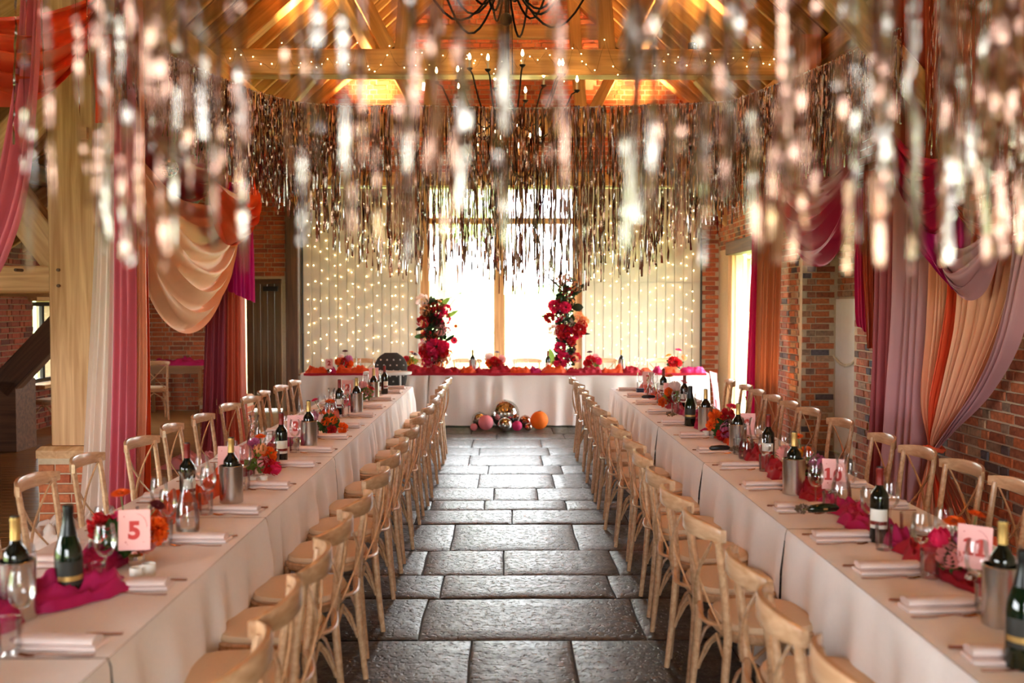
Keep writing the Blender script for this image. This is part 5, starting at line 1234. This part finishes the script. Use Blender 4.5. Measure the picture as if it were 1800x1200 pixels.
drape('orange tail beside the dusty rose drape', [SD(1518, 1548, 300, 8.6, 8.55), SD(1516, 1546, 460, 8.6, 8.55), SD(1522, 1546, 560, 8.6, 8.55), SD(1524, 1542, 612, 8.6, 8.55)], 'cloth_rust', 3, .02, 3, nrow=14)
drape('dusty rose floor-length drape on the brick wall', [SD(1540, 1596, 130, 8.45, 8.1), SD(1538, 1594, 420, 8.45, 8.1), SD(1532, 1590, 640, 8.45, 8.1), SD(1522, 1584, 860, 8.4, 8.05)], 'cloth_dustyrose', 4, .05, 5, sharp=.8)
drape('mauve floor-length drape on the brick wall', [SD(1586, 1648, 130, 8.1, 7.7), SD(1582, 1642, 440, 8.1, 7.7), SD(1574, 1632, 640, 8.1, 7.7), SD(1556, 1620, 880, 8.05, 7.65)], 'cloth_mauve', 4, .05, 7, sharp=.8)
DT = 7.55
drape('peach pleated drape gathered into the tie-back', [SD(1640, 1672, 130, 7.7, 7.5), SD(1638, 1672, 420, 7.7, 7.5), SD(1630, 1668, 560, 7.65, 7.5), SD(1618, 1650, 700, 7.6, 7.5, .7), SD(1632, 1642, 786, DT, DT - .03, .35), SD(1622, 1650, 840, DT, DT - .03, .8), SD(1600, 1664, 930, DT - .02, DT - .08)], 'cloth_peach', 4.5, .035, 3, nrow=44)
drape('coral pleated drape gathered into the tie-back', [SD(1668, 1690, 380, 7.45, 7.35), SD(1668, 1692, 500, 7.45, 7.35), SD(1652, 1680, 610, 7.45, 7.35), SD(1634, 1652, 710, 7.45, 7.38, .7), SD(1634, 1644, 786, DT - .06, DT - .08, .35), SD(1640, 1668, 840, DT - .08, DT - .1, .8), SD(1650, 1700, 930, DT - .1, DT - .14)], 'cloth_coral', 4.5, .03, 6, nrow=44)
drape('wide blush and mauve drape swept back to the tie', [SD(1684, 1830, 300, 7.35, 6.35), SD(1690, 1806, 430, 7.3, 6.5), SD(1686, 1772, 560, 7.3, 6.7), SD(1664, 1728, 660, 7.35, 6.95, .8), SD(1646, 1688, 730, 7.4, 7.2, .6), SD(1636, 1646, 788, DT - .1, DT - .12, .35), SD(1650, 1676, 850, DT - .12, DT - .14, .7), SD(1680, 1730, 940, DT - .12, DT - .18)], 'cloth_peach', 12, .04, 9, nrow=50)
drape('mauve outer edge of the swept back drape', [SD(1770, 1850, 330, 6.4, 6.1), SD(1776, 1812, 470, 6.45, 6.25), SD(1748, 1782, 600, 6.6, 6.4), SD(1706, 1736, 690, 6.95, 6.8, .8), SD(1664, 1682, 752, 7.2, 7.15, .6), SD(1640, 1650, 788, DT - .16, DT - .18, .3)], 'cloth_mauve', 3, .04, 11, nrow=36)
p = PD(1639, 788, DT - .1)
tag(MB().tube([p + V((.075 * cos(a), .075 * sin(a), .012 * sin(a * 2))) for a in [2 * pi * k / 20 for k in range(21)]], [.017 + .004 * sin(k * 3) for k in range(21)], 8, cap=False).build('tie_back', 'cloth_coral'), 'coral sash knotted round the gathered drape', 'tie-back')
heap('fabric_pool', 'coral and pink cloth pooled under the gathered drape', 'fabric', (2.95, 6.7, .004), (.9, .9, .2), 'cloth_coral', 21, 50, 40)
drape('magenta tail folded over the gathered drape', [SD(1606, 1704, 300, 7.2, 6.9), SD(1602, 1706, 410, 7.15, 6.9), (PD(1640, 468, 7.1), PD(1700, 470, 6.9), 1), (PD(1676, 508, 7.0), PD(1690, 512, 6.9), .5)], 'cloth_magenta', 3, .05, 4, nrow=24)
swag('mauve swag looped beneath the magenta tail', PD(1650, 425, 6.95), PD(1770, 380, 6.5), .12, .42, 'cloth_mauve', 4, .04, 3, out=(-.8, -.6, 0))
swag('salmon swag over the top of the gathered drape', PD(1672, 345, 6.85), PD(1900, 240, 5.9), .02, .42, 'cloth_terracotta', 4, .05, 5, out=(-.8, -.6, 0))
swag('fuchsia swag high beside the gathered drape', PD(1560, 215, 7.3), PD(1740, 190, 6.7), .3, .78, 'cloth_fuchsia', 4, .05, 6, out=(-.8, -.6, 0))
sheet('fabric_drape', 'rust coloured drape high on the right wall', 'drape', [SD(1560, 1850, -60, 8.2, 6.4), SD(1560, 1850, 150, 8.2, 6.4), SD(1562, 1850, 330, 8.2, 6.4)], 'cloth_rust', 14, .05, 13)
sheet('fabric_drape', 'copper drape high beside the brick pier', 'drape', [SD(1376, 1440, 60, 11.6, 10.3), SD(1376, 1436, 250, 11.6, 10.3), SD(1378, 1400, 380, 11.6, 11.1)], 'cloth_copper', 6, .05, 14)

# ------------------------------------------------------------------ tinsel fringe
def ribbon(mb, top, L, w, seg, seed, tw=6.0, crimp=.004):
    rd = random.Random(seed); a = rd.uniform(0, 6.28); sx, sy = rd.uniform(-.04, .04), rd.uniform(-.04, .04); vs = []; k1, k2 = rd.uniform(.6, 1.6) * tw, rd.uniform(0, 9)
    for i in range(seg + 1):
        q = i / seg; s = q * L; an = a + k1 * .35 * N3(s * 3.0, k2) * 3 + k1 * N3(s * 1.1, k2, 4)
        c = V((top[0] + sx * q + crimp * N3(s * 14, k2, 1), top[1] + sy * q + crimp * N3(s * 14, k2, 2), top[2] - s))
        dv = V((cos(an), sin(an), .25 * N3(s * 25, k2))) * (w / 2); vs += [c - dv, c + dv]
    mb.add(vs, [(2 * i, 2 * i + 1, 2 * i + 3, 2 * i + 2) for i in range(seg)])
def garland(label, pts, name='tinsel_garland'):
    t = thing(name, label, 'tinsel garland', pts[0])
    MB().tube([V(p) - V(pts[0]) for p in pts], .006, 6).build('cord', 'wire', t)
    return t
def along(pts, q):
    ls = [(V(b) - V(a)).length for a, b in zip(pts[:-1], pts[1:])]; s = q * sum(ls)
    for a, b, l in zip(pts[:-1], pts[1:], ls):
        if s <= l: return V(a).lerp(V(b), s / l)
        s -= l
    return V(pts[-1])
# the near garland, out of focus: every strip is a part
def smooth_path(ps, n=40):
    ps = [V(p) for p in ps]; out = []; m = len(ps) - 1
    g = lambda i: ps[max(0, min(m, i))]
    for k in range(n + 1):
        t = k / n * m; j = min(m - 1, int(t)); t -= j; p0, p1, p2, p3 = g(j - 1), g(j), g(j + 1), g(j + 2)
        out.append(.5 * ((2 * p1) + (p2 - p0) * t + (2 * p0 - 5 * p1 + 4 * p2 - p3) * t * t + (3 * p1 - p0 - 3 * p2 + p3) * t ** 3))
    return out
def near_fringe(label, path, n, Lf, seed, dens=None, wr=(.005, .010)):
    t = garland(label, path); rd = random.Random(seed); k = 0; pos = [rd.random() for _ in range(n)]
    if dens: pos = [q for q in [dens(rd) for _ in range(n)]]
    for q in pos:
        p = along(path, min(1, max(0, q))); p = p + V((rd.uniform(-.05, .05), rd.uniform(-.08, .08), 0))
        mb = MB(); ribbon(mb, (0, 0, 0), Lf(q, p, rd), rd.uniform(*wr), 26, rd.randrange(10 ** 6), 9, .006)
        mb.build('tinsel_strip', 'tinsel' if rd.random() < .6 else 'tinsel_silver', t, p - V(path[0]), ang=0)
    return t
near = smooth_path([(-1.35, 1.75, 3.0), (-.75, 1.35, 2.95), (-.2, 1.15, 2.9), (.25, 1.15, 2.9), (.75, 1.35, 2.95), (1.25, 1.9, 3.05)])
def near_len(q, p, rd):
    y = rd.choice([250, 310, 350, 390, 420, 440, 455, 470]) + rd.uniform(-25, 10); return p.z - PD(900, y, p.y).z
near_fringe('loosely spaced silver tinsel fringe hanging across the aisle over the viewer', near, 292, near_len, 5, dens=lambda rd: rd.random() if rd.random() < .05 else 1 - .70 * rd.random() ** 1.2)
right = smooth_path([(.85, 1.7, 3.05), (1.35, 2.3, 3.15), (1.9, 3.2, 3.35), (2.4, 4.4, 3.6), (2.85, 5.8, 3.9), (3.1, 7.3, 4.15)])
def right_len(q, p, rd): return p.z - PD(900, rd.choice([330, 370, 400, 430, 455]) + rd.uniform(-30, 15) - 70 * q, p.y).z
near_fringe('dense silver tinsel fringe running along the curtained wall', right, 298, right_len, 8, dens=lambda rd: rd.random() ** 1.5)
left = smooth_path([(-1.1, 1.9, 3.0), (-1.8, 3.6, 3.35), (-2.5, 5.6, 3.8), (-3.05, 7.5, 4.12)])
near_fringe('sparse silver tinsel fringe running towards the first oak post', left, 9, lambda q, p, rd: p.z - PD(900, rd.choice([300, 380, 430]) + rd.uniform(-40, 20) - 200 * q, p.y).z, 9)
# the far loop of fringe, in focus: thousands of thin strips
def far_fringe(label, pxs, Ds, bots, n, seed, spread=.1, w=(.007, .018)):
    pts = smooth_path([PD(x, y, D) for (x, y), D in zip(pxs, Ds)]); t = garland(label, pts); rd = random.Random(seed)
    mbs = [MB(), MB()]
    for k in range(n):
        q = k / n + rd.uniform(-.5, .5) / n; q = min(1, max(0, q)); p = along(pts, q)
        i = q * (len(bots) - 1); j = min(len(bots) - 2, int(i)); by = bots[j] * (1 - i + j) + bots[j + 1] * (i - j)
        zb = PD(888, by, p.y).z; L = (p.z - zb) * (rd.uniform(.8, 1.02) if rd.random() < .7 else rd.uniform(.35, .85))
        p = p - pts[0] + V((rd.uniform(-.03, .03), rd.uniform(-spread, spread), 0)); ribbon(mbs[k % 2], p, max(.1, L), rd.uniform(*w), 14, rd.randrange(10 ** 6), 7, .01)
    tag(mbs[0].build('tinsel_strips', 'tinsel', t, ang=0), kind='stuff'); tag(mbs[1].build('silver_strips', 'tinsel_silver', t, ang=0), kind='stuff')
far_fringe('rose silver tinsel fringe climbing from the far arc to the first oak post', [(205, 18), (250, 72), (330, 112), (440, 158), (515, 178)], [7.4, 7.8, 8.4, 9.2, 9.8], [200, 225, 290, 350, 390], 520, 3)
far_fringe('long tinsel fringe hung across the hall before the head table', [(515, 178), (600, 186), (760, 186), (900, 190), (1040, 188), (1180, 184), (1285, 178)], [9.8, 10.0, 10.2, 10.25, 10.2, 10.0, 9.8], [395, 475, 505, 520, 505, 475, 390], 600, 4, w=(.01, .026))
far_fringe('gold lit tinsel fringe climbing from the far arc along the curtained wall', [(1285, 178), (1360, 150), (1470, 105), (1580, 50)], [9.8, 9.2, 8.4, 7.7], [390, 340, 300, 220], 420, 6)

# ------------------------------------------------------------------ chandeliers
def chandelier(label, c, r, n, drop=.55):
    t = thing('iron_chandelier', label, 'chandelier', c)
    MB().tube([(0, 0, -drop), (0, 0, 2.6)], .014, 8).build('centre_rod', 'iron', t)
    for k in range(3):
        a = 2 * pi * k / 3; MB().tube([(.05 * cos(a), .05 * sin(a), .1), (.02 * cos(a), .02 * sin(a), 2.6)], .006, 5).build('cable', 'iron', t)
    MB().sphere((0, 0, -drop), .05, 12, 8).build('finial', 'iron', t)
    for k in range(n):
        a = 2 * pi * (k + .5) / n; tier = k % 2; rr = r * (1.0 if tier == 0 else .72); zc = 0.0 if tier == 0 else .1
        ca, sa = cos(a), sin(a)
        pts = []
        for q in [i / 12 for i in range(13)]:
            rad = .03 + (rr - .03) * q; z = -drop * .35 - .42 * sin(pi * min(1, q * 1.08)) * (1 if tier == 0 else .8) + (zc - .04 + drop * .35) * q ** 2.2; pts.append((rad * ca, rad * sa, z))
        arm = MB().tube(pts, .0095, 6).build('arm', 'iron', t)
        e = pts[-1]
        MB().lathe([(.008, -.02), (.03, 0), (.034, .012), (.02, .012)], 12, c=e).build('drip_pan', 'iron', arm)
        cd_ = MB().lathe([(.0125, .01), (.0125, .1), (.006, .103)], 10, c=e, cap1=True).build('candle_tube', 'candle', t)
        MB().lathe([(.004, .1), (.014, .118), (.0155, .13), (.01, .152), (.003, .172)], 10, c=e, cap1=True).build('candle_bulb', 'flame', cd_)
    return t
for x, D, r, zc, lb in ((890, 8.0, .85, 4.55, 'iron candle chandelier above the middle of the long tables'), (893, 11.3, .82, 4.22, 'iron candle chandelier behind the far arc of fringe'), (893, 14.9, .66, 4.1, 'iron candle chandelier over the head table')):
    p = PD(x, 300, D); chandelier(lb, (p.x, D, zc), r, 12)

# ------------------------------------------------------------------ fairy lights
def ball(mb, c, r):
    c = V(c); vs = [c + V(q) * r for q in ((1, 0, 0), (-1, 0, 0), (0, 1, 0), (0, -1, 0), (0, 0, 1), (0, 0, -1))]
    mb.add(vs, [(0, 2, 4), (2, 1, 4), (1, 3, 4), (3, 0, 4), (2, 0, 5), (1, 2, 5), (3, 1, 5), (0, 3, 5)])
rdF = random.Random(21)
def light_string(x, z0, z1, y, label, group, seed, bulbs_at):
    t = thing('fairy_light_string', label, 'string lights', (x, y, z1)); n = 18
    MB().tube([(.012 * N3(seed, k * .7), .004 * N3(seed, k * .6, 3), -(z1 - z0) * k / n) for k in range(n + 1)], .0016, 4).build('wire', 'wire', t)
    mb = MB()
    for z in bulbs_at: ball(mb, (.012 * N3(seed, (z1 - z) / (z1 - z0) * n * .7) + rdF.uniform(-.012, .012), rdF.uniform(-.02, .025), z - z1), .0065)
    tag(mb.build('bulbs', 'fairy', t, smooth=False), kind='stuff')
for (xa, xb, n, lb, gp) in ((-3.24, -1.5, 17, 'fairy light string from the window, on the oak post side door', 'fairy light strings on the aisle door'), (1.36, 3.12, 17, 'fairy light string from the window, on the brick pier side door', 'fairy light strings on the brick pier door')):
    for k in range(n):
        x = xa + (xb - xa) * (k + rdF.uniform(.25, .75)) / n; zs = []; z = 3.5 - rdF.uniform(0, .2)
        while z > .55: zs.append(z); z -= rdF.uniform(.12, .36)
        light_string(x, .5, 3.55, BACK - .07, ORD[(n - 1 - k) if xa < 0 else k] + ' ' + lb, gp, k * 1.7 + xa, zs)
for o in [o for o in COL.objects if o.name.startswith('fairy_light_string')]: o['group'] = 'fairy light strings on the aisle door' if o.location.x < 0 else 'fairy light strings on the brick pier door'
for s in (-1, 1):
    t = thing('fairy_light_garland', 'warm fairy lights wound round the tie beam, half on the ' + ('oak post' if s < 0 else 'curtained wall') + ' side', 'string lights', (0, 11.65, 4.55)); pts = []; mb = MB()
    for k in range(61):
        x = s * (.05 + 3.2 * k / 60); pts.append((x, -.01 + .015 * N3(k * .5, s), (.15 * N3(k * .31, s, 2) * 2 + .05 * sin(k * 1.9))))
        if rdF.random() < .6: ball(mb, (x + rdF.uniform(-.03, .03), -.03, pts[-1][2] + rdF.uniform(-.06, .06)), .0055)
    MB().tube(pts, .0016, 4).build('wire', 'iron', t); tag(mb.build('bulbs', 'fairy', t, smooth=False), kind='stuff')

# ------------------------------------------------------------------ uplighters (the warm light in the roof and on the copper drape)
WARM = (1.0, .56, .22)
def uplighter(label, p, power, aim=(0, 0, 1), angle=110, name='uplighter', scale=1.0):
    t = thing(name, label, 'uplighter', p)
    MB().lathe([(.05, 0), (.055, .01), (.055, .09), (.05, .1), (.045, .1), (.04, .05), (0, .045)], 16).build('housing', 'black_plastic', t)
    MB().lathe([(.042, .062), (0, .0625)], 16, cap0=False).build('lens', 'plastic_white', t)
    l = light('uplighter_lamp', 'SPOT', V(p) + V((0, 0, .115)), power, WARM, spot_size=R(angle), spot_blend=.8, shadow_soft_size=.05)
    l.rotation_euler = (-V(aim)).to_track_quat('Z', 'Y').to_euler()
    return t
for i, D in enumerate(POSTS):
    for s in (-1, 1):
        uplighter('small black uplighter on the tie beam, ' + ['over the entrance bay', 'first draped bay', 'fairy lit truss', 'gable truss'][i] + (' towards the oak posts' if s < 0 else ' towards the curtained wall'), (s * 2.2, D, 4.702), 230, (s * -.15, .1 if D < 15 else .05, 1), 150)
uplighter('black floor uplighter behind the copper drape', (PD(1345, 800, 11.95).x + .05, 11.95, .002), 30, (.05, .12, 1), 60)
